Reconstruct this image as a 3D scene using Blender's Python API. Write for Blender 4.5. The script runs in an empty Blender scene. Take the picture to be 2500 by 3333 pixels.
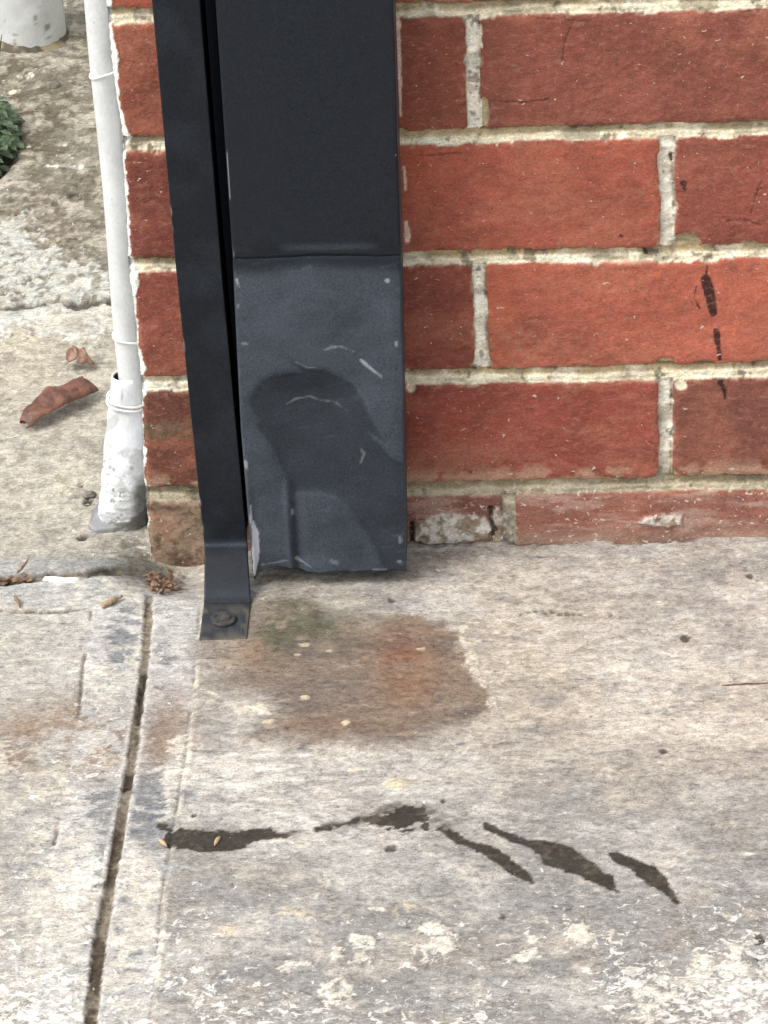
import bpy, bmesh, math, random
import numpy as np
from mathutils import Vector, Matrix

SC = bpy.context.scene
COL = SC.collection
random.seed(7)
rng = np.random.default_rng(11)

# ------------------------------------------------------------------ camera
FPX = 11540.0                                   # focal length in pixels of a 2500 x 3333 frame
CC = np.array([0.0, -2.02087, 1.25547])
CR = np.array([0.99883211, 0.02721003, -0.03992542])
CU = np.array([0.01994687, 0.52040463, 0.85368679])
CF = np.array([-0.04400621, 0.85348617, -0.5192541])
cam = bpy.data.cameras.new("camera")
cam.sensor_fit = 'VERTICAL'
cam.sensor_height = 36.0
cam.lens = 36.0 * FPX / 3333.0
cam.clip_start = 0.05
cam.clip_end = 200
camo = bpy.data.objects.new("camera", cam)
COL.objects.link(camo)
m = Matrix(((CR[0], CU[0], -CF[0], CC[0]), (CR[1], CU[1], -CF[1], CC[1]), (CR[2], CU[2], -CF[2], CC[2]), (0, 0, 0, 1)))
camo.matrix_world = m
SC.camera = camo

# ------------------------------------------------------------------ world, sun, exposure (bright overcast)
SUN_DIR = Vector((-0.50, -0.30, 0.82)).normalized()
el = math.asin(SUN_DIR.z)
az = math.atan2(SUN_DIR.x, SUN_DIR.y)
w = bpy.data.worlds.new("World")
SC.world = w
w.use_nodes = True
wn = w.node_tree
bg = wn.nodes["Background"]
sky = wn.nodes.new("ShaderNodeTexSky")
sky.sky_type = 'NISHITA'
sky.sun_disc = False
sky.sun_elevation = el
sky.sun_rotation = az
sky.dust_density = 4.0
hs = wn.nodes.new("ShaderNodeHueSaturation")
hs.inputs['Saturation'].default_value = 0.22
wn.links.new(sky.outputs[0], hs.inputs['Color'])
wn.links.new(hs.outputs[0], bg.inputs[0])
bg.inputs[1].default_value = 0.15
sl = bpy.data.lights.new("sun", 'SUN')
sl.energy = 1.3
sl.angle = math.radians(24)
sl.color = (1.0, 0.975, 0.94)
so = bpy.data.objects.new("sun", sl)
so.rotation_euler = SUN_DIR.to_track_quat('Z', 'Y').to_euler()
so.location = (-2, -2, 4)
COL.objects.link(so)
SC.view_settings.view_transform = 'Standard'
SC.view_settings.look = 'None'
SC.view_settings.exposure = 0.62
SC.view_settings.gamma = 1.0

# ------------------------------------------------------------------ measuring helpers: photo pixel -> point of a real plane
def ray(px, py):
    return CF + CR * (px - 1250) / FPX - CU * (py - 1666.5) / FPX
def G(px, py, z=0.0):
    d = ray(px, py); t = (z - CC[2]) / d[2]; p = CC + d * t
    return (float(p[0]), float(p[1]))
def W(px, py, y=0.0):
    d = ray(px, py); t = (y - CC[1]) / d[1]; p = CC + d * t
    return (float(p[0]), float(p[2]))

def crop(ox, oy, s, pts, f=G):
    return [f(ox + a * s, oy + b * s) for a, b in pts]

# ------------------------------------------------------------------ numpy noise
def _h(ix, iy, seed):
    a = (ix.astype(np.int64) * 374761393 + iy.astype(np.int64) * 668265263 + seed * 974634777) & 0xffffffff
    a = ((a ^ (a >> 13)) * 1274126177) & 0xffffffff
    a = (a ^ (a >> 16)) & 0xffffffff
    return a / 4294967295.0
def vn(x, y, seed):
    fx = np.floor(x); fy = np.floor(y)
    u = x - fx; v = y - fy
    u = u * u * (3 - 2 * u); v = v * v * (3 - 2 * v)
    a = _h(fx, fy, seed); b = _h(fx + 1, fy, seed); c = _h(fx, fy + 1, seed); d = _h(fx + 1, fy + 1, seed)
    return (a + (b - a) * u) * (1 - v) + (c + (d - c) * u) * v
def fbm(x, y, sc, seed, o=4, g=0.55, sx=1.0, sy=1.0):
    """noise in -1..1; sc = feature size in metres"""
    t = 0; amp = 1; tot = 0; f = 1 / sc
    for k in range(o):
        t = t + amp * (vn(x * f * sx + 17.3 * k, y * f * sy - 9.1 * k, seed + k) * 2 - 1)
        tot += amp; amp *= g; f *= 2.03
    return t / tot * 1.6
def ss(e0, e1, v):
    t = np.clip((v - e0) / (e1 - e0), 0, 1)
    return t * t * (3 - 2 * t)
def poly_sd(X, Y, pts):
    """signed distance, positive inside; far points keep -1"""
    P = np.array(pts); out = np.full(X.shape, -1.0)
    mg = 0.012
    sel = (X > P[:, 0].min() - mg) & (X < P[:, 0].max() + mg) & (Y > P[:, 1].min() - mg) & (Y < P[:, 1].max() + mg)
    x = X[sel]; y = Y[sel]
    d = np.full(x.shape, 1e9); ins = np.zeros(x.shape, bool)
    for i in range(len(P)):
        ax, ay = P[i - 1]; bx, by = P[i]
        ex, ey = bx - ax, by - ay
        t = np.clip(((x - ax) * ex + (y - ay) * ey) / (ex * ex + ey * ey + 1e-18), 0, 1)
        d = np.minimum(d, np.hypot(x - ax - t * ex, y - ay - t * ey))
        c = ((ay > y) != (by > y)) & (x < (bx - ax) * (y - ay) / (by - ay + 1e-18) + ax)
        ins ^= c
    out[sel] = np.where(ins, d, -d)
    return out
def stroke(X, Y, pts, wd):
    """half-width minus distance to a polyline (metres, positive inside) and signed side"""
    P = np.array(pts); best = np.full(X.shape, -9.0); side = np.zeros(X.shape)
    if np.isscalar(wd): wd = [wd] * len(P)
    for i in range(len(P) - 1):
        ax, ay = P[i]; bx, by = P[i + 1]; ex, ey = bx - ax, by - ay
        t = np.clip(((X - ax) * ex + (Y - ay) * ey) / (ex * ex + ey * ey), 0, 1)
        dx = X - ax - t * ex; dy = Y - ay - t * ey
        v = wd[i] + (wd[i + 1] - wd[i]) * t - np.hypot(dx, dy)
        s = np.sign(ex * dy - ey * dx)
        side = np.where(v > best, s, side); best = np.maximum(best, v)
    return best, side
def blob(X, Y, c, rx, ry, p=1.0):
    return np.exp(-(((X - c[0]) / rx) ** 2 + ((Y - c[1]) / ry) ** 2) * p)
def lin(*c):
    c = np.array(c[0] if len(c) == 1 else c) / 255.0
    return np.where(c < 0.04045, c / 12.92, ((c + 0.055) / 1.055) ** 2.4)
def mixc(c, t, f):
    return c * (1 - f[..., None]) + np.asarray(t) * f[..., None]

# ------------------------------------------------------------------ object helpers
def tag(o, label=None, cat=None, group=None, kind=None):
    if label: o['label'] = label
    if cat: o['category'] = cat
    if group: o['group'] = group
    if kind: o['kind'] = kind
    return o
def empty(name, loc=(0, 0, 0)):
    o = bpy.data.objects.new(name, None); COL.objects.link(o); o.location = loc
    o.empty_display_size = 0.02
    return o
def link(name, me, mat, parent=None, smooth=True):
    o = bpy.data.objects.new(name, me); COL.objects.link(o)
    if mat: me.materials.append(mat)
    if smooth: me.polygons.foreach_set('use_smooth', [True] * len(me.polygons))
    if parent:
        o.parent = parent
        o.matrix_parent_inverse = Matrix.Translation(-Vector(parent.location))
    return o
def grid_mesh(name, X, Y, Z, attrs=None, wrap=False, flip=False):
    n, m_ = X.shape
    me = bpy.data.meshes.new(name)
    co = np.stack([X, Y, Z], -1).reshape(-1, 3).astype(np.float32)
    i = np.arange(n * m_).reshape(n, m_)
    if wrap: i = np.concatenate([i, i[:, :1]], 1)
    a, b, c, d = i[:-1, :-1], i[:-1, 1:], i[1:, 1:], i[1:, :-1]
    q = np.stack([a, b, c, d] if not flip else [a, d, c, b], -1).reshape(-1, 4)
    me.vertices.add(len(co)); me.vertices.foreach_set('co', co.ravel())
    me.loops.add(q.size); me.loops.foreach_set('vertex_index', q.ravel().astype(np.int32))
    me.polygons.add(len(q)); me.polygons.foreach_set('loop_start', (np.arange(len(q)) * 4).astype(np.int32))
    me.polygons.foreach_set('loop_total', np.full(len(q), 4, np.int32))
    me.update(calc_edges=True)
    for k, v in (attrs or {}).items():
        at = me.attributes.new(k, 'FLOAT_COLOR', 'POINT')
        v = np.concatenate([v, np.ones(v.shape[:-1] + (1,))], -1) if v.shape[-1] == 3 else v
        at.data.foreach_set('color', v.reshape(-1).astype(np.float32))
    return me
def from_bm(name, bm, mat, parent=None, smooth=True, sub=0, solid=0, bev=0):
    me = bpy.data.meshes.new(name); bm.normal_update(); bm.to_mesh(me); bm.free()
    o = link(name, me, mat, parent, smooth)
    if solid:
        s = o.modifiers.new('s', 'SOLIDIFY'); s.thickness = solid; s.offset = 0
    if bev:
        s = o.modifiers.new('b', 'BEVEL'); s.width = bev; s.segments = 2; s.limit_method = 'ANGLE'
    if sub:
        s = o.modifiers.new('u', 'SUBSURF'); s.levels = sub; s.render_levels = sub
    return o
def tube_bm(bm, pts, rad, seg=8, cap=True):
    pts = [Vector(p) for p in pts]
    if not hasattr(rad, '__len__'): rad = [rad] * len(pts)
    rings = []
    for i, p in enumerate(pts):
        t = (pts[min(i + 1, len(pts) - 1)] - pts[max(i - 1, 0)]).normalized()
        u = t.cross(Vector((0.13, 0.2, 1))).normalized()
        if u.length < 0.1: u = t.cross(Vector((1, 0, 0))).normalized()
        v = t.cross(u)
        rings.append([bm.verts.new(p + (u * math.cos(a) + v * math.sin(a)) * rad[i]) for a in [2 * math.pi * k / seg for k in range(seg)]])
    for a, b in zip(rings, rings[1:]):
        for k in range(seg):
            bm.faces.new((a[k], a[(k + 1) % seg], b[(k + 1) % seg], b[k]))
    if cap:
        bm.faces.new(rings[0][::-1]); bm.faces.new(rings[-1])

# ------------------------------------------------------------------ node helper
class NT:
    def __init__(s, name):
        s.mat = bpy.data.materials.new(name); s.mat.use_nodes = True
        s.t = s.mat.node_tree; s.b = s.t.nodes['Principled BSDF']
        s.tc = s.t.nodes.new('ShaderNodeTexCoord').outputs['Object']
    def put(s, node, key, v):
        i = node.inputs[key]
        if hasattr(v, 'is_linked') or isinstance(v, bpy.types.NodeSocket): s.t.links.new(v, i)
        else: i.default_value = v
    def map(s, sx, sy, sz, rot=(0, 0, 0)):
        n = s.t.nodes.new('ShaderNodeMapping'); n.inputs['Scale'].default_value = (sx, sy, sz)
        n.inputs['Rotation'].default_value = rot
        s.t.links.new(s.tc, n.inputs['Vector']); return n.outputs[0]
    def noise(s, vec, scale, detail=4, rough=0.55, dist=0.0):
        n = s.t.nodes.new('ShaderNodeTexNoise')
        s.put(n, 'Vector', vec); n.inputs['Scale'].default_value = scale
        n.inputs['Detail'].default_value = detail; n.inputs['Roughness'].default_value = rough
        n.inputs['Distortion'].default_value = dist
        return n.outputs['Fac']
    def voro(s, vec, scale, feat='F1', out='Distance', rnd=1.0):
        n = s.t.nodes.new('ShaderNodeTexVoronoi'); n.feature = feat
        s.put(n, 'Vector', vec); n.inputs['Scale'].default_value = scale; n.inputs['Randomness'].default_value = rnd
        return n.outputs[out]
    def math(s, op, a, b=0.0, c=None, clamp=False):
        n = s.t.nodes.new('ShaderNodeMath'); n.operation = op; n.use_clamp = clamp
        s.put(n, 0, a); s.put(n, 1, b)
        if c is not None: s.put(n, 2, c)
        return n.outputs[0]
    def range(s, v, a, b, c=0.0, d=1.0):
        n = s.t.nodes.new('ShaderNodeMapRange'); n.interpolation_type = 'SMOOTHSTEP'
        for k, q in zip(('Value', 'From Min', 'From Max', 'To Min', 'To Max'), (v, a, b, c, d)): s.put(n, k, q)
        return n.outputs[0]
    def attr(s, name):
        n = s.t.nodes.new('ShaderNodeAttribute'); n.attribute_name = name; return n
    def sep(s, v):
        n = s.t.nodes.new('ShaderNodeSeparateColor'); s.t.links.new(v, n.inputs[0]); return n.outputs
    def mix(s, f, a, b, mode='MIX'):
        n = s.t.nodes.new('ShaderNodeMix'); n.data_type = 'RGBA'; n.blend_type = mode; n.clamp_result = False
        s.put(n, 0, f)
        for k, v in ((6, a), (7, b)):
            if isinstance(v, (tuple, list)): v = tuple(v)[:3] + (1,)
            s.put(n, k, v)
        return n.outputs[2]
    def gray(s, v):
        n = s.t.nodes.new('ShaderNodeCombineColor')
        for k in range(3): s.put(n, k, v)
        return n.outputs[0]
    def bump(s, h, dist, strength=1.0, prev=None):
        n = s.t.nodes.new('ShaderNodeBump'); n.inputs['Distance'].default_value = dist
        n.inputs['Strength'].default_value = strength
        s.t.links.new(h, n.inputs['Height'])
        if prev is not None: s.t.links.new(prev, n.inputs['Normal'])
        return n.outputs[0]
    def out(s, col=None, rough=None, norm=None, metal=None, spec=None):
        for k, v in (('Base Color', col), ('Roughness', rough), ('Normal', norm), ('Metallic', metal), ('Specular IOR Level', spec)):
            if v is not None:
                if isinstance(v, tuple) and len(v) == 3: v = v + (1,)
                s.put(s.b, k, v)
        return s.mat

# ------------------------------------------------------------------ materials
def mat_ground():
    s = NT('weathered_concrete')
    c = s.attr('col').outputs['Color']; mk = s.sep(s.attr('msk').outputs['Color'])
    st = s.map(1, 1.9, 1); br = s.map(1, 1.7, 1, (0, 0, math.radians(-3)))
    iso = s.map(1, 1.2, 1)
    nA = s.noise(st, 70, 6, 0.65)
    nB = s.noise(br, 330, 5, 0.62)
    nF = s.noise(iso, 900, 3, 0.6)
    nM = s.noise(s.map(1, 1.4, 1, (0, 0, math.radians(4))), 150, 6, 0.7, 0.5)
    k = s.math('MULTIPLY_ADD', s.math('SUBTRACT', nA, 0.5), 0.8, 1.0)
    k = s.math('ADD', k, s.math('MULTIPLY', s.math('SUBTRACT', nM, 0.5), 1.7))
    k = s.math('ADD', k, s.math('MULTIPLY', s.math('SUBTRACT', nB, 0.5), 1.4))
    k = s.math('ADD', k, s.math('MULTIPLY', s.math('SUBTRACT', nF, 0.5), 1.4))
    k = s.math('MAXIMUM', k, 0.25)
    col = s.mix(1.0, c, s.gray(k), 'MULTIPLY')
    # cream crests of the brushed surface
    col = s.mix(s.range(nM, 0.56, 0.74, 0, 0.5), col, s.mix(1.0, col, (1.22, 1.18, 1.10), 'MULTIPLY'))
    # hue drift: warm and cool patches of the cement
    nH = s.noise(st, 38, 5, 0.6)
    col = s.mix(s.range(nH, 0.42, 0.68, 0, 0.30), col, s.mix(1.0, col, (0.88, 0.94, 1.02), 'MULTIPLY'))
    # light worn aggregate / lime flecks
    nC = s.noise(s.map(1, 1.25, 1), 130, 6, 0.62, 0.7); nC2 = s.noise(s.map(1, 1.1, 1), 360, 5, 0.62, 0.6)
    thr = s.math('MULTIPLY_ADD', mk[0], -0.26, 0.70)
    fC = s.math('MAXIMUM', s.range(s.math('SUBTRACT', nC, thr), 0.0, 0.022), s.math('MULTIPLY', s.range(s.math('SUBTRACT', nC2, s.math('MULTIPLY_ADD', mk[0], -0.22, 0.70)), 0.0, 0.03), 0.8))
    col = s.mix(s.math('MULTIPLY', fC, s.range(nM, 0.35, 0.6, 0.45, 0.85)), col, s.mix(s.range(nA, 0.4, 0.62), (0.74, 0.71, 0.63), (0.78, 0.77, 0.74)))
    # dark pits
    nD = s.noise(s.map(1, 1.5, 1), 260, 3, 0.6, 0.3)
    thd = s.math('MULTIPLY_ADD', mk[1], -0.26, 0.80)
    fD = s.range(s.math('SUBTRACT', nD, thd), 0.0, 0.05)
    col = s.mix(s.math('MULTIPLY', fD, 0.75), col, s.mix(1.0, col, (0.30, 0.29, 0.27), 'MULTIPLY'))
    h = s.math('MULTIPLY_ADD', nB, 0.55, s.math('MULTIPLY', nF, 0.35))
    h = s.math('ADD', h, s.math('MULTIPLY', fC, 0.30))
    h = s.math('SUBTRACT', h, s.math('MULTIPLY', fD, 0.8))
    h = s.math('ADD', h, s.math('MULTIPLY', nA, 0.8))
    return s.out(col, s.math('MULTIPLY_ADD', mk[2], -0.35, 0.88), s.bump(h, 0.0011, 0.75), spec=0.3)
def mat_wall():
    s = NT('brick_and_mortar')
    c = s.attr('col').outputs['Color']; mk = s.sep(s.attr('msk').outputs['Color'])   # R mortar, G lime
    hz = s.map(1, 1, 2.2); iso = s.map(1, 1, 1)
    nA = s.noise(hz, 90, 6, 0.65); nB = s.noise(hz, 420, 5, 0.65); nF = s.noise(iso, 1100, 2, 0.6)
    k = s.math('MULTIPLY_ADD', s.math('SUBTRACT', nA, 0.5), 0.9, 1.0)
    k = s.math('ADD', k, s.math('MULTIPLY', s.math('SUBTRACT', nB, 0.5), 1.4))
    k = s.math('ADD', k, s.math('MULTIPLY', s.math('SUBTRACT', nF, 0.5), 0.9))
    col = s.mix(1.0, c, s.gray(k), 'MULTIPLY')
    # pale scuffs and salts on the fired face
    nP = s.noise(s.map(1, 1, 2.0), 150, 7, 0.72, 0.5)
    f = s.range(nP, 0.50, 0.70, 0, 0.42)
    col = s.mix(s.math('MULTIPLY', f, s.math('SUBTRACT', 1.0, mk[0])), col, (0.44, 0.23, 0.17))
    nS = s.noise(s.map(1, 1, 1.4), 230, 4, 0.6, 0.6)
    thr = s.math('MULTIPLY_ADD', mk[1], -0.25, 0.672)
    fS = s.range(s.math('SUBTRACT', nS, thr), 0.0, 0.02)
    col = s.mix(s.math('MULTIPLY', fS, 0.8), col, (0.68, 0.58, 0.50))
    nD = s.noise(iso, 240, 3, 0.6, 0.5)
    fD = s.range(nD, s.math('MULTIPLY_ADD', mk[0], -0.04, 0.735), 0.78)
    col = s.mix(s.math('MULTIPLY', fD, 0.7), col, s.mix(1.0, col, (0.25, 0.22, 0.2), 'MULTIPLY'))
    h = s.math('MULTIPLY_ADD', nB, 0.7, s.math('MULTIPLY', nF, 0.4))
    h = s.math('SUBTRACT', s.math('ADD', h, s.math('MULTIPLY', fS, 0.4)), s.math('MULTIPLY', fD, 0.6))
    h = s.math('ADD', h, s.math('MULTIPLY', nA, 0.6))
    return s.out(col, 0.82, s.bump(h, 0.0009, 0.6), spec=0.35)
def mat_black(name, base, rough, dust_sheen=(0.07, 0.085, 0.105)):
    s = NT(name)
    mk = s.sep(s.attr('msk').outputs['Color'])        # R dusty coat with painted sky sheen, dent shading and bounce light, G bare scratches, B grime
    iso = s.map(1, 1, 1); hz = s.map(1, 1, 1.6)
    n1 = s.noise(hz, 45, 6, 0.6); n2 = s.noise(iso, 700, 4, 0.6); n3 = s.noise(hz, 170, 6, 0.7, 0.6)
    k = s.math('MULTIPLY_ADD', s.math('SUBTRACT', n2, 0.5), 1.2, 1.0)
    k = s.math('MAXIMUM', s.math('ADD', k, s.math('MULTIPLY', s.math('SUBTRACT', s.noise(iso, 1500, 2, 0.6), 0.5), 1.6)), 0.2)
    col = s.mix(1.0, base, s.gray(k), 'MULTIPLY')
    d = s.math('MULTIPLY', mk[0], s.range(n1, 0.1, 0.8, 0.65, 1.15))
    col = s.mix(d, col, s.mix(1.0, dust_sheen, s.gray(k), 'MULTIPLY'))
    f3 = s.range(n3, 0.60, 0.80, 0, 0.045)
    col = s.mix(f3, col, (0.19, 0.20, 0.20))
    nS = s.noise(s.map(1, 1, 1.3), 260, 3, 0.6, 0.8)
    fS = s.range(nS, 0.772, 0.79)
    col = s.mix(s.math('MULTIPLY', fS, 0.75), col, (0.45, 0.45, 0.43))
    col = s.mix(mk[2], col, (0.13, 0.115, 0.085))
    col = s.mix(mk[1], col, (0.55, 0.57, 0.62))
    h = s.math('MULTIPLY_ADD', n2, 0.6, s.math('MULTIPLY', n1, 0.6))
    r = s.math('MULTIPLY_ADD', s.math('MAXIMUM', mk[0], mk[2]), 0.14, rough)
    r = s.math('ADD', r, s.math('MULTIPLY', s.math('SUBTRACT', n3, 0.5), 0.25))
    return s.out(col, r, s.bump(h, 0.0003, 0.5), spec=0.20)
def mat_paint(name, base=(0.60, 0.61, 0.605), dark=(0.10, 0.10, 0.09), amt=0.76, vcol=False):
    s = NT(name)
    iso = s.map(1, 1, 0.7)
    n1 = s.noise(iso, 60, 5, 0.6); n2 = s.noise(iso, 500, 3, 0.6); n3 = s.noise(iso, 150, 5, 0.65, 0.5)
    b = s.attr('col').outputs['Color'] if vcol else base
    k = s.math('MULTIPLY_ADD', s.math('SUBTRACT', n1, 0.5), 0.5, 1.0)
    k = s.math('ADD', k, s.math('MULTIPLY', s.math('SUBTRACT', n2, 0.5), 0.3))
    col = s.mix(1.0, b, s.gray(k), 'MULTIPLY')
    col = s.mix(s.range(n3, amt - 0.1, amt, 0, 0.6), col, dark)
    return s.out(col, 0.6, s.bump(s.math('ADD', n1, s.math('MULTIPLY', n2, 0.3)), 0.0008, 0.5), spec=0.4)
def mat_leaf(name, a, b, rough=0.6, scale=160):
    s = NT(name)
    n1 = s.noise(s.map(1, 1, 1), scale, 5, 0.65, 0.5); n2 = s.noise(s.map(1, 1, 1), scale * 5, 3, 0.6)
    col = s.mix(s.range(n1, 0.3, 0.72), a, b)
    col = s.mix(1.0, col, s.gray(s.math('MULTIPLY_ADD', s.math('SUBTRACT', n2, 0.5), 0.7, 1.0)), 'MULTIPLY')
    return s.out(col, rough, s.bump(n1, 0.001, 0.5), spec=0.4)

M_GROUND = mat_ground()
M_WALL = mat_wall()
M_BLACK = mat_black('black_painted_steel', (0.0095, 0.0120, 0.0168), 0.42)
M_SHOE = mat_black('black_painted_steel_dust_sheen', (0.011, 0.0135, 0.018), 0.43, (0.056, 0.067, 0.084))  # lighter colour stands for a dusty coat and the sky's reflection
M_WHITE = mat_paint('old_white_paint')
M_SLEEVE = mat_paint('old_white_paint_on_sleeve', vcol=True, amt=0.74)
M_WIRE = mat_paint('white_painted_wire', (0.72, 0.71, 0.67), amt=0.9)
M_BOLT = mat_leaf('dirty_bolt_steel', (0.018, 0.018, 0.018), (0.075, 0.07, 0.06), 0.8, 220)
M_DRY = mat_leaf('dry_brown_leaf', (0.075, 0.030, 0.019), (0.24, 0.105, 0.07), 0.5, 90)
M_DRY2 = mat_leaf('dry_grey_brown_leaf', (0.15, 0.075, 0.05), (0.36, 0.22, 0.17), 0.6, 120)
M_GREEN = mat_leaf('green_leaf', (0.012, 0.030, 0.012), (0.13, 0.18, 0.10), 0.45, 130)
M_TWIG = mat_leaf('dry_twig', (0.10, 0.055, 0.035), (0.30, 0.19, 0.12), 0.8, 200)
M_STRAW = mat_leaf('pale_straw', (0.34, 0.25, 0.15), (0.50, 0.38, 0.24), 0.7, 200)
M_STONE = mat_leaf('pebble_stone', (0.10, 0.09, 0.075), (0.25, 0.22, 0.18), 0.8, 300)
M_CHIP = mat_paint('white_chip', (0.80, 0.78, 0.72), amt=0.9)

# ------------------------------------------------------------------ axes
def axis(a0, a1, step, lo, hi, g=1.22):
    c = list(np.arange(a0, a1 + step * .5, step))
    s = step; v = a0; L = []
    while v > lo: s *= g; v -= s; L.append(v)
    s = step; v = c[-1]; Rr = []
    while v < hi: s *= g; v += s; Rr.append(v)
    return np.array(L[::-1] + c + Rr)

# ================================================================== GROUND
def build_ground():
    xs = axis(-0.49, 0.185, 0.00115, -30, 30)
    xs = xs[(xs < -1.0) | ((xs > -.4905) & (xs < .187)) | (xs > .75)]
    xs = np.sort(np.concatenate([xs, np.arange(-.98, -.494, .005), np.arange(.191, .74, .005)]))
    ys1 = np.arange(-0.53, 0.045, 0.0012)
    ys2 = np.arange(0.045, 1.02, 0.0024)
    lo = axis(-0.53, -0.529, 0.0012, -30, -0.52)[:-1]
    hi = axis(1.0, 1.02, 0.0024, 0.9, 30)
    ys = np.concatenate([lo[lo < -0.5305], ys1, ys2, hi[hi > ys2[-1] + .001]])
    X, Y = np.meshgrid(xs, ys)
    n_big = fbm(X, Y, 0.12, 1, 4); n_mid = fbm(X, Y, 0.03, 20, 4, sy=1.5); n_sm = fbm(X, Y, 0.006, 40, 4, sy=1.6)
    n_brush = fbm(X, Y + 0.03 * X, 0.012, 60, 5, 0.65, sx=0.45, sy=2.6)
    rag = fbm(X, Y, 0.008, 80, 4, 0.6) * 0.0022
    rag2 = fbm(X, Y, 0.0035, 90, 3, 0.6) * 0.0010
    Z = n_mid * 0.0006 + n_brush * 0.00025
    front = ss(0.02, -0.02, Y)
    # --- base colours
    slab = lin(180, 173, 163); slab_w = lin(199, 192, 181); grey = lin(152, 150, 145)
    C = np.zeros(X.shape + (3,)) + slab
    C = mixc(C, slab_w, ss(-0.1, 0.5, n_big) * 0.7)
    C = mixc(C, lin(162, 154, 146), ss(0.0, 0.7, fbm(X, Y, 0.05, 7, 4, sy=1.4)) * 0.6)
    C = mixc(C, lin(204, 200, 192), ss(0.15, 0.6, fbm(X, Y, 0.028, 8, 5, .6, sy=1.8)) * 0.45)
    yb = Y + 0.03 * n_big
    C = mixc(C, grey, ss(-0.255, -0.33, yb) * ss(-0.50, -0.40, yb + 0.04) * 0.75)      # worn grey band across the slab
    C = mixc(C, lin(150, 148, 144), ss(-0.30, -0.42, yb) * 0.7)
    SP = ss(-0.29, -0.50, yb + 0.05 * fbm(X, Y, 0.05, 4, 4)) * 0.40 * ss(-.9, .5, fbm(X, Y, 0.035, 9, 4)) + 0.10 # light flecks
    SP += ss(-0.40, -0.49, yb + 0.04 * fbm(X, Y, 0.03, 5, 4)) * 0.16
    SP += blob(X, Y, G(2400, 3230), 0.06, 0.09) * 0.30 + blob(X, Y, G(150, 3100), 0.10, 0.14) * 0.10
    PT = np.full(X.shape, 0.12) + 0.16 * ss(-0.35, -0.45, Y)
    SM = np.zeros(X.shape)
    # brushed white area left of the slab, under the stain
    b = blob(X, Y, G(840, 2560), 0.085, 0.045) * ss(-0.25, 0.4, n_brush)
    C = mixc(C, lin(226, 222, 210), b * 0.95)
    b = blob(X, Y, G(900, 2620), 0.09, 0.04)
    C = mixc(C, lin(196, 192, 184), b * 0.6)
    b = blob(X, Y, G(2300, 2330), 0.09, 0.06)
    C = mixc(C, lin(214, 202, 184), b * 0.6)
    b = blob(X, Y, G(1700, 2150), 0.05, 0.10) * 0.5
    C = mixc(C, lin(205, 190, 166), b)
    # slab left of the groove
    gx = np.interp(Y, [-0.4966, -0.30, -0.17, -0.0542], [-0.2553, -0.2556, -0.2570, -0.2582])
    left = ss(0.002, -0.002, X - gx) * ss(-0.025, -0.03, Y + 0.0)
    back = ss(-0.03, -0.02, Y) * ss(-0.2, -0.24, X)
    C = mixc(C, lin(184, 178, 168), left)
    SP += left * ss(-.28, -.42, Y) * .08
    C = mixc(C, lin(150, 148, 142), left * ss(-.22, -.36, Y) * ss(-.5, .4, fbm(X, Y, .03, 16, 5)) * .75)
    PT += left * .15
    C = mixc(C, lin(206, 204, 200), left * ss(-.2, .5, fbm(X, Y, .05, 14, 4)) * .3)
    SP += left * 0.20 * ss(-0.4, 0.5, fbm(X, Y, 0.03, 6, 4))
    # expansion joint running towards the camera
    gpts = [G(484, 1925), G(477, 2111), G(452, 2301), G(430, 2464), G(416, 2560), G(401, 2623), G(380, 2758), G(350, 2921), G(322, 3084), G(295, 3328), G(275, 3560), (-.254, -.9), (-.24, -6.0)]
    gv, gs = stroke(X, Y, gpts, [0.0026, 0.0027, 0.0028, 0.0030, 0.0031, 0.0031, 0.0033, 0.0036, 0.0038, 0.0040, 0.0042, 0.0045, 0.0045])
    gvr = gv + rag * 0.35 + rag2 * 0.5
    band = ss(-0.028, -0.020, gv + rag * .6) * (1 - 0)
    # trowelled bands either side with faint edges
    lpts = [G(297, 1990), G(287, 2084), G(271, 2165), G(260, 2301), G(232, 2464), G(206, 2596), G(184, 2715), G(163, 2802), G(140, 2950), G(95, 3333), G(20, 4200)]
    rpts = [G(652, 1960), G(645, 2030), G(635, 2138), G(627, 2236), G(618, 2312), G(602, 2464), G(586, 2560), G(570, 2650), G(548, 2780), G(526, 2921), G(504, 3138), G(488, 3328), G(440, 4200)]
    lv, ls = stroke(X, Y, lpts, 0.0); rv, rs = stroke(X, Y, rpts, 0.0)
    lx = np.interp(Y, [p[1] for p in lpts][::-1], [p[0] for p in lpts][::-1])
    rx = np.interp(Y, [p[1] for p in rpts][::-1], [p[0] for p in rpts][::-1])
    inb = ss(lx - .001, lx + .001, X) * ss(rx + .001, rx - .001, X) * ss(-0.045, -0.06, Y)
    C = mixc(C, lin(198, 195, 190), inb * 0.8)
    SP += inb * .22 * ss(-.3, .4, n_mid)
    nb = fbm(X, Y, 0.025, 33, 4, sy=1.0)
    # blue-grey smears beside the joint
    for c, rx_, ry_, a in [(G(520, 2560), .022, .03, 1), (G(500, 2700), .02, .035, .9), (G(360, 2640), .018, .03, .9), (G(400, 2080), .016, .05, .7), (G(330, 3000), .006, .05, .8), (G(440, 3050), .007, .05, .8), (G(520, 2130), .01, .02, .6), (G(300, 2740), .02, .02, .5)]:
        C = mixc(C, lin(114, 117, 122), np.clip(ss(.0, .22, blob(X, Y, c, rx_, ry_) * a - .42 + .55 * fbm(X, Y, .010, 35, 5, .65, sx=.6, sy=1.8)) * .8, 0, .85))
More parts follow.
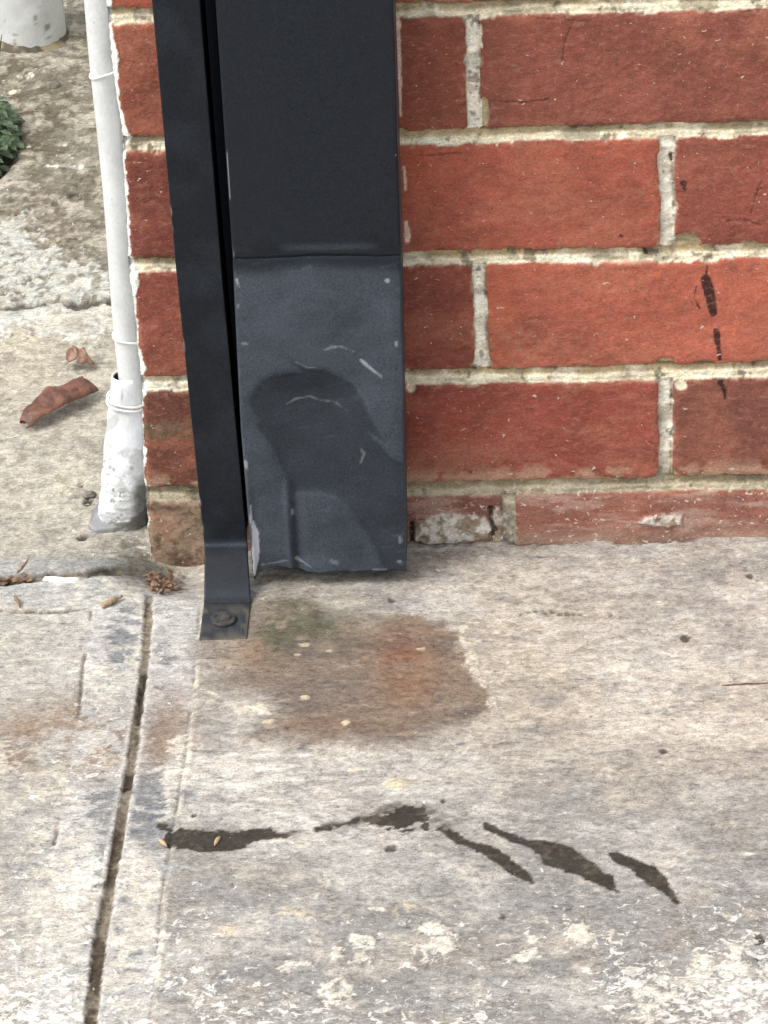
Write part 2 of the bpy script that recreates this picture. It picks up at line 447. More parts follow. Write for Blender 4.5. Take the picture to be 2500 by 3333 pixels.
    # dark polished strips hugging the joint
    for sg, y0, y1 in ((-1, G(0, 3150)[1], G(0, 2700)[1]), (1, G(0, 3080)[1], G(0, 2760)[1])):
        q = .0032 - np.abs(X - gx - sg * .0085) + rag * .5
        C = mixc(C, lin(118, 119, 120), ss(-.0008, .0012, q) * ss(y0 - .01, y0 + .01, Y) * ss(y1 + .01, y1 - .01, Y) * ss(-.5, .2, n_brush + n_mid) * .75)
    # brown smears
    for c, rx_, ry_, a in [(G(340, 2420), .028, .032, .9), (G(110, 2400), .035, .03, .75), (G(530, 2400), .018, .03, .8), (G(560, 2300), .012, .03, .4), (G(30, 2460), .03, .02, .6), (G(230, 2330), .02, .02, .5)]:
        C = mixc(C, lin(142, 120, 100), np.clip(1.25 * blob(X, Y, c, rx_, ry_) * ss(-0.5, 0.2, nb + .6 * n_sm) * a, 0, .85))
    # cream patches of old render on the bands
    for c, rx_, ry_, a in [(G(210, 2960), .022, .045, 1.0), (G(440, 2860), .013, .03, 1.0), (G(430, 3000), .016, .05, .9), (G(420, 3180), .018, .03, .8), (G(570, 2500), .006, .05, .8)]:
        C = mixc(C, lin(220, 213, 199), ss(.0, .18, blob(X, Y, c, rx_, ry_, .8) * a - .45 + .6 * fbm(X, Y, .009, 37, 5, .65, sx=.7, sy=1.5)) * .8)
    # faint lines of the bands
    lk = np.where((Y < -0.05) & (Y > -0.9), 1, 0) * ss(-0.25, 0.1, fbm(X * 0, Y, 0.05, 12, 3))
    f = ss(-0.0016, -0.0004, lv + rag2 * .4) * lk * (Y > -0.33)
    C = mixc(C, lin(96, 84, 72), f * 0.75); Z -= f * 0.0012
    f = ss(-0.0024, -0.0008, -np.abs(X - lx - .0026)) * lk * (Y < -0.06) * ss(-.3, .4, nb + n_sm)
    C = mixc(C, lin(214, 210, 200), f * 0.6); Z += f * 0.0002
    f = ss(-0.0010, -0.0002, rv + rag2 * .5) * (Y < -0.04) * ss(-0.6, 0.0, fbm(X * 0, Y, 0.03, 15, 3))
    C = mixc(C, lin(84, 76, 66), f * 0.7); Z -= f * 0.0008
    f = ss(-0.0030, -0.0006, -np.abs(X - rx - .0028)) * (Y < -0.05) * ss(-.3, .5, nb + n_sm)
    C = mixc(C, lin(226, 216, 196), f * 0.6); Z += f * 0.0005
    Z += ss(0, 0.004, X - rx) * front * 0.0012
    # joint lips and groove
    lip = ss(-0.0046, -0.0012, gvr) * (1 - ss(-0.0004, 0.0004, gvr)) * (Y < -0.05)
    C = mixc(C, lin(206, 202, 194), lip * ss(-.6, .3, n_sm + nb + .3) * 0.85)
    gin = ss(-0.0006, 0.0008, gvr) * (Y < -0.045)
    dirt = lin(130, 120, 106)
    gc = np.zeros(C.shape) + dirt
    gc = mixc(gc, lin(84, 73, 60), ss(0.0, 0.35, fbm(X, Y, 0.012, 71, 4, sy=0.5)))
    gc = mixc(gc, lin(150, 134, 112), ss(0.2, 0.7, n_sm) * .6)
    # dark open stretch of the joint, upper part and near the camera
    op, _ = stroke(X, Y, [G(478, 2190), G(462, 2260), G(450, 2350)], 0.0019)
    op2, _ = stroke(X, Y, [G(424, 2520), G(412, 2560)], 0.0036)
    op3, _ = stroke(X, Y, [G(404, 2640), G(372, 2770), G(352, 2900), G(318, 3040), G(300, 3180)], 0.0013)
    opn = np.clip(ss(-.0006, .0004, op + rag2) + ss(-.0006, .0004, op2 + rag2) + ss(-.0006, .0004, op3 + rag2) * .4, 0, 1) * gin
    gc = mixc(gc, lin(56, 48, 40), opn * .8)
    C = C * (1 - gin[..., None]) + gc * gin[..., None]
    Z -= gin * (0.0015 + 0.0008 * n_sm + opn * 0.0025)
    SP *= (1 - gin); 
    # --- transverse joint in line with the wall
    tp = [(-3.0, .02), (-.9, -.012), G(-300, 1905), G(0, 1889), G(135, 1877), G(270, 1868), G(380, 1846), G(488, 1832), G(560, 1826)]
    tv, ts = stroke(X, Y, tp, [.006, .006, .006, .0055, .0052, .0045, .0055, .005, .005])
    tvr = tv + rag * .5
    C = mixc(C, lin(178, 180, 178), ss(-0.05, -0.01, tv) * (X < -0.25) * ss(.0, -.02, Y - .0) * .55)
    f = ss(-0.03, -0.006, tv) * (Y > -0.03) * (X < -0.258)
    C = mixc(C, lin(134, 134, 130), f * ss(-0.7, 0.3, nb + ss(-0.35, -0.27, X)) * 0.75)
    tin = ss(-0.0008, 0.0008, tvr) * (X < -0.245)
    tc = mixc(np.zeros(C.shape) + lin(60, 56, 46), lin(36, 34, 29), ss(-.3, .2, fbm(X, Y, .01, 72, 3)))
    tc = mixc(tc, lin(140, 124, 98), ss(.25, .6, n_sm) * .7)
    C = C * (1 - tin[..., None]) + tc * tin[..., None]; Z -= tin * 0.003; SP *= (1 - tin)
    # thin second crack
    t2 = [(-.62, -.078), G(-300, 1998), G(0, 1984), G(90, 1988), G(200, 1992), G(290, 1978)]
    v2, _ = stroke(X, Y, t2, [.0001, .0016, .0022, .0016, .0020, .0003])
    f = ss(-0.0006, 0.0006, v2 + rag * .5)
    C = mixc(C, lin(92, 72, 56), f * .85); Z -= f * .002
    # gentle hollow where the joint meets the wall corner
    Z -= 0.016 * blob(X, Y, (-0.238, -0.012), 0.034, 0.036)
    # --- ground behind the corner (older slab)
    up = ss(0.345, 0.355, Y)
    back_m = ss(-0.012, 0.0, Y) * (X < -0.2)
    nb2 = fbm(X, Y, 0.09, 45, 5, sy=.8)
    C = mixc(C, lin(172, 165, 152), back_m * 0.75)
    C = mixc(C, lin(188, 178, 158), back_m * blob(X, Y, G(60, 1150), 0.07, 0.10) * .7)
    C = mixc(C, lin(150, 146, 134), back_m * ss(-.1, .6, nb2) * .5)
    C = mixc(C, lin(150, 144, 130), back_m * ss(-0.33, -0.30, X) * ss(0.0, 0.1, Y) * .6)
    C = mixc(C, lin(140, 134, 120), up * .8)
    C = mixc(C, lin(96, 86, 66), up * np.clip(ss(-.15, .55, nb2) * .75 + blob(X, Y, G(250, 250), .06, .12) * .5 + blob(X, Y, G(260, 760), .05, .08) * .6, 0, .85))
    C = mixc(C, lin(128, 112, 100), up * blob(X, Y, G(130, 750), .03, .05) * .6)
    PT += up * 0.35 + back_m * .12; SP += up * 0.05 + back_m * (1 - up) * .12
    Z += up * fbm(X, Y, 0.03, 48, 4) * 0.0025
    # flaky lime patches near the back crack
    lf = np.clip(blob(X, Y, G(60, 900), .07, .05) + blob(X, Y, G(260, 930), .05, .03) * .8 + blob(X, Y, G(20, 780), .03, .05) + blob(X, Y, G(150, 1040), .09, .03) * .9 + blob(X, Y, G(300, 1120), .03, .05) * .5, 0, 1)
    f = ss(-0.02, 0.10, lf - 0.62 + 0.60 * fbm(X, Y, 0.011, 51, 5, .7))
    C = mixc(C, lin(206, 206, 198), f * .75 * (Y > 0.2)); Z += f * .0012 * (Y > .2)
    C = mixc(C, lin(196, 188, 172), ss(.25, .5, fbm(X, Y, .02, 52, 4)) * back_m * .5)
    bc = [(-3, .40), (-.8, .352), G(-300, 1010), G(0, 1002), G(90, 1000), G(190, 986), G(250, 1002), G(325, 984), G(380, 985)]
    bv, _ = stroke(X, Y, bc, [.004, .004, .004, .0055, .0035, .0045, .006, .0045, .005])
    f = ss(-0.001, 0.001, bv + rag * 1.4)
    C = mixc(C, lin(52, 48, 38), f * .85); Z -= f * .0025; SP *= 1 - f
    Z += ss(-.001, .003, Y - 0.356) * (X < -.2) * .0012
    f = ss(-.0012, .0004, stroke(X, Y, [G(152, 543), G(200, 540), G(262, 546)], .0022)[0] + rag * .4)
    C = mixc(C, lin(236, 232, 218), f)
    for px, py, r in [(100, 250, .0032), (64, 252, .0018), (42, 297, .0032), (95, 478, .003), (236, 515, .0016), (210, 467, .0018), (190, 1748, .002)]:
        c = G(px, py); C = mixc(C, lin(230, 220, 196), ss(0, .0008, r - np.hypot(X - c[0], (Y - c[1]) * .6) + rag))
    for px, py, r in [(190, 662, .005), (245, 640, .005), (265, 1575, .0035), (285, 1632, .0042), (270, 1750, .0040)]:
        c = G(px, py); f = ss(0, .0012, r - np.hypot(X - c[0], (Y - c[1]) * .8) + rag)
        C = mixc(C, lin(52, 46, 40), f * .9); Z -= f * .002
    # finer breakup of the old surface behind the corner
    fl = ss(.05, .30, fbm(X, Y, .009, 130, 4, .65, sy=.8))
    C = mixc(C, lin(206, 198, 178), fl * back_m * .38)
    fl = ss(.10, .40, fbm(X, Y, .007, 134, 4, .65, sy=.8))
    C = mixc(C, lin(104, 96, 80), fl * back_m * (.34 + .3 * up))
    fl = ss(-.05, .25, fbm(X, Y, .006, 138, 4, .65)) * ss(-.25, .3, fbm(X, Y, .05, 139, 3))
    C = mixc(C, lin(226, 218, 200), fl * left * (1 - gin) * .6)
    C = C * (1 + .10 * n_sm + .09 * n_brush + .06 * n_mid)[..., None]
    # green-black grime at the corner foot; second blob darkens the joint beside it
    f = np.clip(blob(X, Y, (-0.262, -.022), .022, .018) + blob(X, Y, (-.275, .004), .030, .020) * .75 * ss(-.5, .3, n_sm + n_mid), 0, .85)
    C = mixc(C, lin(90, 86, 74), f)
    f = ss(-.0060, -.0020, Y + .0030 * n_sm) * (Y < .004) * (X > -.082) * ss(-.5, .3, fbm(X, Y * 0, .03, 142, 4))  # contact shadow painted along the wall base
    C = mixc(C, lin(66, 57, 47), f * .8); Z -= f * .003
    hole = ss(-.004, .004, 1 * (.9 - np.sqrt(((X + .462) / .040) ** 2 + ((Y - .635) / .090) ** 2)) * .03 + rag)
    C = mixc(C, lin(48, 44, 30), hole); Z -= hole * .010; SP *= 1 - hole
    q = fbm(X, Y, .055, 150, 5, .62, sy=1.5); q2 = fbm(X, Y, .022, 156, 5, .62, sy=1.5)
    front = front * (1 - .65 * ss(rx + .003, rx - .003, X))
    C = mixc(C, lin(156, 148, 138), ss(.05, .65, q) * .55 * front * (1 - gin))
    C = mixc(C, lin(212, 207, 198), ss(.10, .65, -q) * .45 * front * (1 - gin))
    C = mixc(C, lin(146, 143, 140), ss(.15, .6, q2) * .42 * front * (1 - gin))
    C = mixc(C, lin(214, 204, 188), ss(.2, .6, -q2) * .38 * front * (1 - gin))
    # --- the drip stain under the downpipe
    st = crop(500, 1900, .7233, [(185, 270), (250, 120), (440, 20), (560, -40), (760, 10), (880, 90), (1000, 140), (1150, 145), (1300, 180), (1375, 250), (1400, 320), (1440, 440), (1528, 510), (1522, 580), (1450, 640), (1330, 690), (1200, 745), (1050, 760), (900, 740), (750, 765), (560, 725), (400, 705), (470, 620), (500, 590), (440, 540), (330, 520), (200, 465)])
    sd = poly_sd(X, Y, st) 
    sharp = ss(-0.12, -0.09, X) * ss(-.30, -.20, Y)
    e = sd + rag * (1.0 + .8 * sharp) + 0.007 * n_mid * (1 - sharp) + .0018 * n_brush
    sw = sharp * ss(-.225, -.20, Y)
    f = (lambda A_, B_: A_ * sw + B_ * (1 - sw))(ss(-0.003, 0.006, e + rag), ss(-0.010, 0.024, e + .006 * fbm(X, Y, .02, 99, 4, sy=2)))
    s1 = mixc(np.zeros(C.shape) + lin(134, 117, 101), lin(114, 102, 92), ss(-.2, .5, fbm(X, Y, .04, 101, 4, sy=1.6)))
    s1 = mixc(s1, lin(148, 131, 110), ss(.0, .7, fbm(X, Y, .02, 103, 4, sy=2.5)) * .6)
    k = 2.5
    s1 = mixc(s1, lin(122, 108, 98), blob(X, Y, crop(500, 1900, .7233, [(760, 480)])[0], .035, .030) * .9)
    s1 = mixc(s1, lin(138, 100, 76), np.clip(blob(X, Y, crop(500, 1900, .7233, [(1130, 330)])[0], .020, .030) * .95 * ss(-.9, .1, n_mid + .4), 0, .9))
    s1 = mixc(s1, lin(118, 78, 62), blob(X, Y, crop(500, 1900, .7233, [(1110, 285)])[0], .010, .013) * .75)
    s1 = mixc(s1, lin(142, 106, 80), blob(X, Y, crop(500, 1900, .7233, [(1150, 480)])[0], .018, .022) * .7)
    s1 = mixc(s1, lin(144, 119, 94), blob(X, Y, crop(500, 1900, .7233, [(450, 320)])[0], .016, .022) * .8)
    s1 = mixc(s1, lin(124, 102, 86), blob(X, Y, crop(500, 1900, .7233, [(800, 640)])[0], .045, .014) * .8)
    s1 = mixc(s1, lin(122, 112, 96), blob(X, Y, crop(500, 1900, .7233, [(600, 10)])[0], .03, .04) * .8)
    gr = np.clip(blob(X, Y, crop(500, 1900, .7233, [(720, 170)])[0], .026, .026) * 1.2 + blob(X, Y, crop(500, 1900, .7233, [(560, 230)])[0], .016, .024) * .7, 0, 1) * ss(-.45, .3, fbm(X, Y, .014, 105, 4) + .25)
    s1 = mixc(s1, lin(84, 85, 64), gr * .85)
    f_st = f * (.95 - .25 * ss(-.175, -.205, X)) * ss(-2.6, -.6, n_brush + n_sm)
    C = C * (1 - f_st[..., None]) + s1 * f_st[..., None]
    # fine scratches in the stain
    sc_ = ss(.35, .75, fbm(X, Y + .12 * X, .010, 107, 5, .7, sx=.25, sy=2.2))
    C = mixc(C, lin(186, 168, 142), sc_ * f * .22 * ss(-.13, -.16, Y))
    sc_ = ss(.45, .8, fbm(X, Y - .10 * X, .010, 109, 4, .7, sx=.22, sy=2.4))
    C = mixc(C, lin(92, 74, 62), sc_ * ss(-.01, .01, sd) * .3 * ss(-.13, -.17, Y))
    SP *= 1 - f * .85; PT *= 1 - f * .6; SM += f * .25
    # cream crusts at the stain's edges
    for pts, wd in [([(1385, 200), (1395, 270), (1440, 340), (1455, 400), (1500, 465)], [.0002, .0004, .0026, .0026, .0004]), ([(1528, 520), (1530, 590)], [.001, .001]),
                    ([(200, 475), (300, 515), (400, 570), (460, 555), (500, 585)], [.002, .002, .0045, .0045, .002]), ([(190, 380), (200, 460)], [.001, .0022])]:
        v, _ = stroke(X, Y, crop(500, 1900, .7233, pts), wd)
        f = ss(-.0006, .0008, v + rag * 2.0 + rag2 * 1.5); C = mixc(C, lin(222, 212, 192), f * .75); Z += f * .0006
    for a, b_, r in [(490, 70, .0024), (680, 283, .0024), (790, 308, .002), (680, 515, .003), (650, 325, .0016), (870, 632, .0024), (1195, 300, .0022), (905, 842, .0022), (520, 630, .0024), (1090, 910, .006)]:
        c = crop(500, 1900, .7233, [(a, b_)])[0]
        f = ss(0, .0008, r - np.hypot((X - c[0]) * .7, (Y - c[1]) * 1.0) + rag * .8); C = mixc(C, lin(222, 208, 176), f * .75); Z += f * .0005
    for px, py, r in [(1269, 2762, .0036), (1310, 2640, .0016), (2236, 2080, .0030), (1990, 2005, .0018), (1380, 2250, .0016), (1375, 3040, .002), (2470, 3065, .0036), (2465, 3120, .003), (2440, 1880, .0026), (1268, 1958, .002), (1475, 3060, .002), (1635, 2990, .0016), (1720, 3225, .0022), (2160, 2448, .0016), (2080, 2830, .0012), (1442, 2612, .002), (630, 2664, .002)]:
        c = G(px, py); f = ss(-.0004, .0012, r * .9 - np.hypot(X - c[0], (Y - c[1]) * .75) + rag * 1.1)
        C = mixc(C, lin(66, 60, 52), f * .85); Z -= f * .0008
    # row of small pits
    for i in range(9):
        c = G(1700 + i * 24 + rng.uniform(-5, 5), 2005 + rng.uniform(-10, 8) - i * .5); r = rng.uniform(.001, .0022)
        f = ss(0, .0007, r - np.hypot(X - c[0], (Y - c[1]) * .8) + rag * .5); C = mixc(C, lin(104, 98, 90), f * .8); Z -= f * .0008
    # scratch right of the stain
    v, _ = stroke(X, Y, [G(1575, 2435), G(1640, 2425), G(1700, 2420)], [.0004, .0015, .0006])
    C = mixc(C, lin(118, 106, 94), ss(-.0005, .0005, v + rag2) * .8)
    # --- dark gouges filled with old bitumen
    D = np.zeros(X.shape)
    v, _ = stroke(X, Y, [G(840, 2735), G(960, 2710), G(1080, 2695), G(1180, 2675), G(1290, 2635), G(1400, 2655), G(1460, 2710)], [.004, .003, .003, .005, .007, .007, .002])
    f = ss(-.002, .003, v + rag) * ss(-.45, .1, fbm(X, Y - .3 * X, .007, 160, 5, .7, sx=.5, sy=1.5) + .05)
    C = mixc(C, lin(104, 98, 90), f * .85)
    S = .6631
    o1 = (500, 2400)
    for pts in [[(30, 430), (60, 436), (110, 455), (180, 470), (260, 462), (390, 465), (470, 462), (555, 458), (572, 480), (560, 512), (480, 522), (430, 545), (330, 562), (210, 555), (150, 548), (90, 552), (50, 505)],
                ]:
        D = np.maximum(D, ss(-.0008, .0006, poly_sd(X, Y, crop(*o1, S, pts)) + rag * 1.3 + rag2 * 1.5 - .0014 * ss(.2, .6, n_brush)))
    for pts, wd in [([(570, 490), (640, 490)], [.004, .002]), ([(690, 468), (760, 466)], [.001, .0008]), ([(800, 460), (860, 455)], [.0022, .0014]), ([(900, 442), (1000, 415)], [.0010, .0028])]:
        v, _ = stroke(X, Y, crop(*o1, S, pts), wd); D = np.maximum(D, ss(-.0008, .0006, v + rag * .8 + rag2))
    pts = crop(*o1, S, [(1000, 410), (1090, 385), (1180, 362), (1260, 342), (1335, 345), (1345, 385), (1400, 440), (1430, 462), (1360, 465), (1290, 440), (1240, 470), (1180, 450), (1120, 440), (1050, 430)])
    D = np.maximum(D, ss(-.0006, .0006, poly_sd(X, Y, pts) + rag * 2.0 + .0008 + rag2 * 1.5 - ss(-.1, .3, fbm(X, Y - .25 * X, .006, 115, 4, .65, sx=.45, sy=1.6)) * .0045))
    o2 = (1400, 2400)
    for pts in [[(20, 445), (60, 462), (130, 480), (200, 512), (290, 530), (350, 570), (420, 620), (470, 660), (515, 715), (500, 727), (430, 690), (370, 660), (330, 625), (260, 585), (200, 550), (130, 520), (70, 480)],
                [(262, 430), (330, 455), (400, 480), (480, 515), (560, 515), (650, 535), (720, 570), (780, 610), (840, 665), (900, 690), (905, 720), (932, 768), (910, 775), (850, 740), (740, 690), (640, 655), (570, 632), (530, 580), (470, 545), (400, 520), (330, 490), (280, 465)],
                [(866, 570), (920, 575), (1000, 605), (1070, 635), (1120, 660), (1160, 700), (1200, 770), (1225, 826), (1205, 830), (1140, 775), (1070, 730), (1010, 690), (980, 655), (920, 635), (890, 600)]]:
        D = np.maximum(D, ss(-.0006, .0006, poly_sd(X, Y, crop(*o2, S, pts)) + rag * .5 + rag2 * .9 + .0003))
    tar = mixc(np.zeros(C.shape) + lin(64, 59, 52), lin(92, 83, 72), ss(.1, .6, n_sm + .3 * n_mid) * .7)
    C = C * (1 - D[..., None]) + tar * D[..., None]
    Z -= D * .0002; SP *= 1 - D * .95; PT *= 1 - D * .3
    # bare lighter rim where the dirt meets the joint band
    f = ss(-.001, .001, stroke(X, Y, [G(515, 2700), G(500, 2780), G(540, 2845), G(590, 2830)], .0028)[0] + rag * 1.3) * (1 - D)
    C = mixc(C, lin(168, 168, 168), f * .5)
    # larger light chips low in the picture
    for px, py, rx_, ry_ in [(1875, 3030, .011, .016), (1730, 3060, .006, .012), (1085, 3110, .006, .010), (955, 3145, .013, .008), (1170, 3065, .014, .006), (740, 3035, .013, .005), (1300, 2965, .010, .008), (965, 2975, .010, .007), (1230, 2960, .006, .002), (1410, 3030, .016, .008), (1440, 3090, .013, .014), (1680, 3125, .012, .006), (1100, 3240, .014, .012), (870, 3035, .007, .007), (1000, 3070, .004, .005), (2280, 3180, .014, .020), (2400, 3130, .010, .02), (2150, 3260, .02, .02), (1180, 3130, .012, .008)]:
        c = G(px, py); q = 1 - np.sqrt(((X - c[0]) / rx_) ** 2 + ((Y - c[1]) / ry_) ** 2)
        f = ss(.0, .14, q * .8 + .9 * fbm(X, Y, .007, 120, 5, .7) - .30)
        tone = lin(234, 228, 212) if px not in (965, 1300, 740) else lin(205, 190, 166)
        C = mixc(C, tone, f * .8); Z += f * .0005
    # faint darker worn zone
    Z += front * SP * n_sm * .0006
    C = C * 0.80
    C = np.clip(C, .004, .85)
    me = grid_mesh('ground', X, Y, Z, {'col': C, 'msk': np.stack([np.clip(SP, 0, 1), np.clip(PT, 0, 1), np.clip(SM, 0, 1)], -1)})
    o = link('ground', me, M_GROUND)
    tag(o, kind='structure')
build_ground()

# ================================================================== BRICK WALL
XC = -0.2606
CZ = [-0.0272, 0.060, 0.1358, 0.1734, 0.216, 0.26, 0.3091, 0.3387, 0.3986, 0.5, 0.8, 2.3]
CX = [-0.2640, -0.2625, -0.2590, -0.2598, -0.2612, -0.2590, -0.2578, -0.2596, -0.2606, -.26, -.26, -.26]
JZ0, DZ, X0 = 0.3861, 0.086, -0.0361
def corner_x(Z):
    return np.interp(Z, CZ, CX) + 0.0006 * fbm(Z * 0 + 3, Z, 0.012, 201, 4) + .0004 * fbm(Z * 0 + 8, Z, .003, 207, 2)
def build_wall():
    root = empty('brick_wall', (XC, 0, 0))
    tag(root, 'red brick wall with pale mortar joints rising from the concrete', 'wall')
    xs = axis(-0.2625, 0.17, 0.00078, -0.2624, 0.171)
    xs = np.concatenate([xs, np.arange(xs[-1] + .003, .62, .003)]); xs = np.concatenate([xs, np.arange(xs[-1] + .010, 2.4, .010)])
    xs = np.concatenate([[-0.2625], xs[xs > -0.2624]])
    zs = axis(-0.012, 0.425, 0.00078, -0.05, 0.426)
    zs = np.concatenate([zs, np.arange(zs[-1] + .0025, .95, .0025)]); zs = np.concatenate([zs, np.arange(zs[-1] + .008, 2.2, .008)])
    X, Z = np.meshgrid(xs, zs)
    cx = corner_x(Z)
    X = X + (cx + 0.2625) * ss(-0.235, -0.2625, X)           # follow the uneven arris
    wx = 0.0011 * fbm(X, Z, 0.03, 210, 3) + 0.0006 * fbm(X, Z, 0.006, 213, 4, .6)
    wz = 0.0010 * fbm(X, Z, 0.035, 220, 3) + 0.0006 * fbm(X, Z, 0.005, 223, 4, .6)
    u = X + wx; v = Z + wz
    row = np.floor((JZ0 - v) / DZ).astype(int)                # row 0 is the course just under joint 0
    vz = (JZ0 - v) - row * DZ                                 # distance below the joint line above
    off = np.where(row % 2 == 0, 0.0, 0.12)
    off = np.where(row == 4, 0.0146, off)
    t = (u - X0 - off) / 0.24
    colm = np.floor(t).astype(int); ux = (t - colm) * 0.24
    colm = np.where(t < -0.925, -9, colm)
    colm = np.where((row == 4) & (X < -.2), -9, colm)
    jh = 0.0048 + np.where(row == 3, .001, 0) ; jv = 0.0042
    dx = np.minimum(ux, 0.24 - ux) - jv
    dx = np.where(t < -0.80, 0.1, dx)                          # corner brick runs to the arris
    dtop = vz - jh; dbot = DZ - vz - jh
    dz_ = np.minimum(dtop, dbot)
    r = 0.0036
    sd = np.minimum(np.minimum(dx, dz_), np.where((dx < r) & (dz_ < r), r - np.hypot(np.minimum(dx - r, 0), np.minimum(dz_ - r, 0)), 9))
    sd = sd - .0020 * ss(.40, .75, fbm(X, Z, .014, 228, 4, .6)) * ss(.006, .001, sd)
    # chips
    def chip(c, rx, rz):
        nonlocal sd
        q = np.sqrt(((X - c[0]) / rx) ** 2 + ((Z - c[1]) / rz) ** 2)
        sd = np.where(q < 1.5, np.minimum(sd, (q - 1) * .006 + .0007 * fbm(X, Z, .004, 230, 3)), sd)
    chip(W(1570, 1188), .006, .007); chip(W(2165, 1185), .006, .004); chip(W(2230, 790), .010, .006); chip(W(1575, 370), .0035, .010)
    chip(W(2290, 1190), .008, .003); chip(W(1340, 1265), .003, .004); chip(W(2170, 1545), .006, .005); chip(W(2215, 1255), .004, .004)
    bk = ss(-0.0003, 0.0006, sd)                               # 1 on brick
    # mortar profile: struck, deepest under the brick above, flush at the ledge below
    hz_up = np.where(vz > DZ / 2, vz - DZ, vz)                 # -jh..jh across the bed joint; positive = lower side
    ledge = ss(-0.0016, 0.0012, hz_up + .0012 * fbm(X, Z, .06, 238, 3) + .0006 * fbm(X, Z, .008, 239, 3))
    mort = 0.0050 - 0.0026 * ledge
    isperp = (np.minimum(ux, .24 - ux) < jv + .001) & (dz_ > 0)
    mort = np.where(isperp, 0.0038, mort)
    mort = mort + .0007 * fbm(X, Z, .006, 240, 4) + .0005 * fbm(X, Z, .03, 244, 3)
    face = .0006 * fbm(X, Z, .04, 250, 4) + .00022 * fbm(X, Z, .004, 255, 4) + .0007 * (1 - ss(0, .004, sd))
    D = mort * (1 - bk) + face * bk + .0004 * fbm(X, Z, .006, 256, 4, .6, sx=.3, sy=1.5) * (1 - bk)
    # ---- colour
    base = {(0, -1): (140, 66, 50), (0, 0): (140, 68, 56), (0, -9): (120, 58, 44), (1, -1): (166, 74, 55), (1, 0): (146, 66, 54), (1, -9): (124, 56, 46),
            (2, -1): (138, 62, 50), (2, 0): (178, 82, 62), (2, -9): (138, 60, 46), (3, -1): (148, 62, 50), (3, 0): (126, 66, 58), (3, -9): (112, 58, 46),
            (4, -1): (128, 78, 72), (4, 0): (142, 84, 78), (4, -9): (146, 120, 104), (-1, -1): (160, 72, 54), (-1, 0): (168, 74, 56), (-1, -9): (160, 68, 46)}
    C = np.zeros(X.shape + (3,)) + lin(150, 70, 56)
    seed = (np.abs(row * 31 + colm * 17 + 999)) % 97 / 97.0
    C = C * (0.85 + 0.35 * seed)[..., None]
    for (rr, cc), c in base.items():
        C[(row == rr) & (colm == cc)] = lin(*c)
    mo = fbm(X, Z, .03, 260, 5, sy=1.6); fn = fbm(X, Z, .006, 265, 4, .6, sy=1.8)
    C = C * (1 + .16 * mo + .10 * fn)[..., None]
    C = mixc(C, lin(178, 100, 76), ss(.0, .6, fbm(X, Z, .05, 258, 4, .6, sy=1.8)) * .35 * bk)
    C = mixc(C, lin(120, 56, 46), ss(.15, .6, fbm(X, Z, .035, 259, 5, .6, sy=1.5)) * .35 * bk)
    # orange heart towards some edges, duller middles
    C = mixc(C, lin(186, 84, 50), blob(X, Z, W(1610, 1000), .010, .035) * .6 * bk)
    C = mixc(C, lin(190, 80, 44), blob(X, Z, W(1340, 520), .018, .02) * .5 * bk)
    C = mixc(C, lin(168, 100, 80), blob(X, Z, W(1680, 1090), .022, .010) * .7 * ss(-.3, .5, fn))
    C = mixc(C, lin(168, 104, 86), blob(X, Z, W(1850, 1110), .07, .012) * .35 * ss(-.3, .5, fn + mo))
    C = mixc(C, lin(150, 92, 80), blob(X, Z, W(1600, 1500), .12, .012) * .5 * ss(-.4, .5, fn + mo))
    # thin cracks in the bricks
    for pts in [[W(1862, 80), W(1840, 130), W(1830, 205)], [W(2480, 590), W(2460, 640), W(2445, 690)], [W(1600, 330), W(1700, 334), W(1790, 322)], [W(2330, 722), W(2420, 715), W(2480, 735)],
                [W(1300, 512), W(1400, 505), W(1500, 498)], [W(1750, 60), W(1910, 70)], [W(2410, 40), W(2500, 32)]]:
        vv, _ = stroke(X, Z, pts, .00045)
        f = ss(-.0005, .0002, vv + .0004 * fbm(X, Z, .003, 270, 3)) * bk * ss(-.5, .1, fn + .3)
        C = mixc(C, lin(70, 30, 24), f * .5); D += f * .0006
    # worn dark corner course
    f = (colm == -9) * (row == 3) * ss(-.1, .4, mo + .5 * fn)
    C = mixc(C, lin(104, 88, 70), f * .65)
    g_ = C @ np.array([.3, .55, .15]); C = (C * .80 + g_[..., None] * .20) * np.array([1.04, 1.08, .92])
    # mortar colours
    cream = lin(206, 192, 158); light = lin(226, 216, 190); beige = lin(160, 142, 108)
    MC = np.zeros(C.shape) + cream
    MC = mixc(MC, light, ledge * .8)  # ledge painted bright and recess dark, as light from above would leave them
    MC = mixc(MC, beige, (1 - ledge) * .75)
    MC = mixc(MC, lin(216, 212, 198), isperp * .85)
    mn = fbm(X, Z, .012, 280, 5, .6)
    MC = mixc(MC, lin(140, 132, 110), ss(.05, .6, mn) * .6)
    MC = mixc(MC, lin(78, 70, 58), ss(.42, .62, fbm(X, Z, .009, 285, 4, .6)) * .7)
    MC = mixc(MC, lin(236, 228, 206), ss(.2, .6, fbm(X, Z, .02, 288, 4)) * .6)
    low = ss(0.075, 0.045, Z)
    MC = mixc(MC, lin(132, 122, 100), low * .65)
    C = C * bk[..., None] + MC * (1 - bk[..., None])
    # dark line just under each brick's lower arris: the brick's cast shadow painted on the mortar
    dl = ss(.0017, .0004, np.abs(dbot + .0006)) * (dx > -.001) * ss(-.4, .3, fbm(X, Z, .05, 290, 4) + .2)
    pl = ss(.0012, .0002, np.abs(ux - jv + .0004)) * (dz_ > 0) * ss(-.3, .3, fbm(X, Z, .02, 292, 4)) * (row < 4)  # shadow in the upright joint painted as a dark line
    C = mixc(C, lin(92, 76, 58), pl * .6); D += pl * .0008
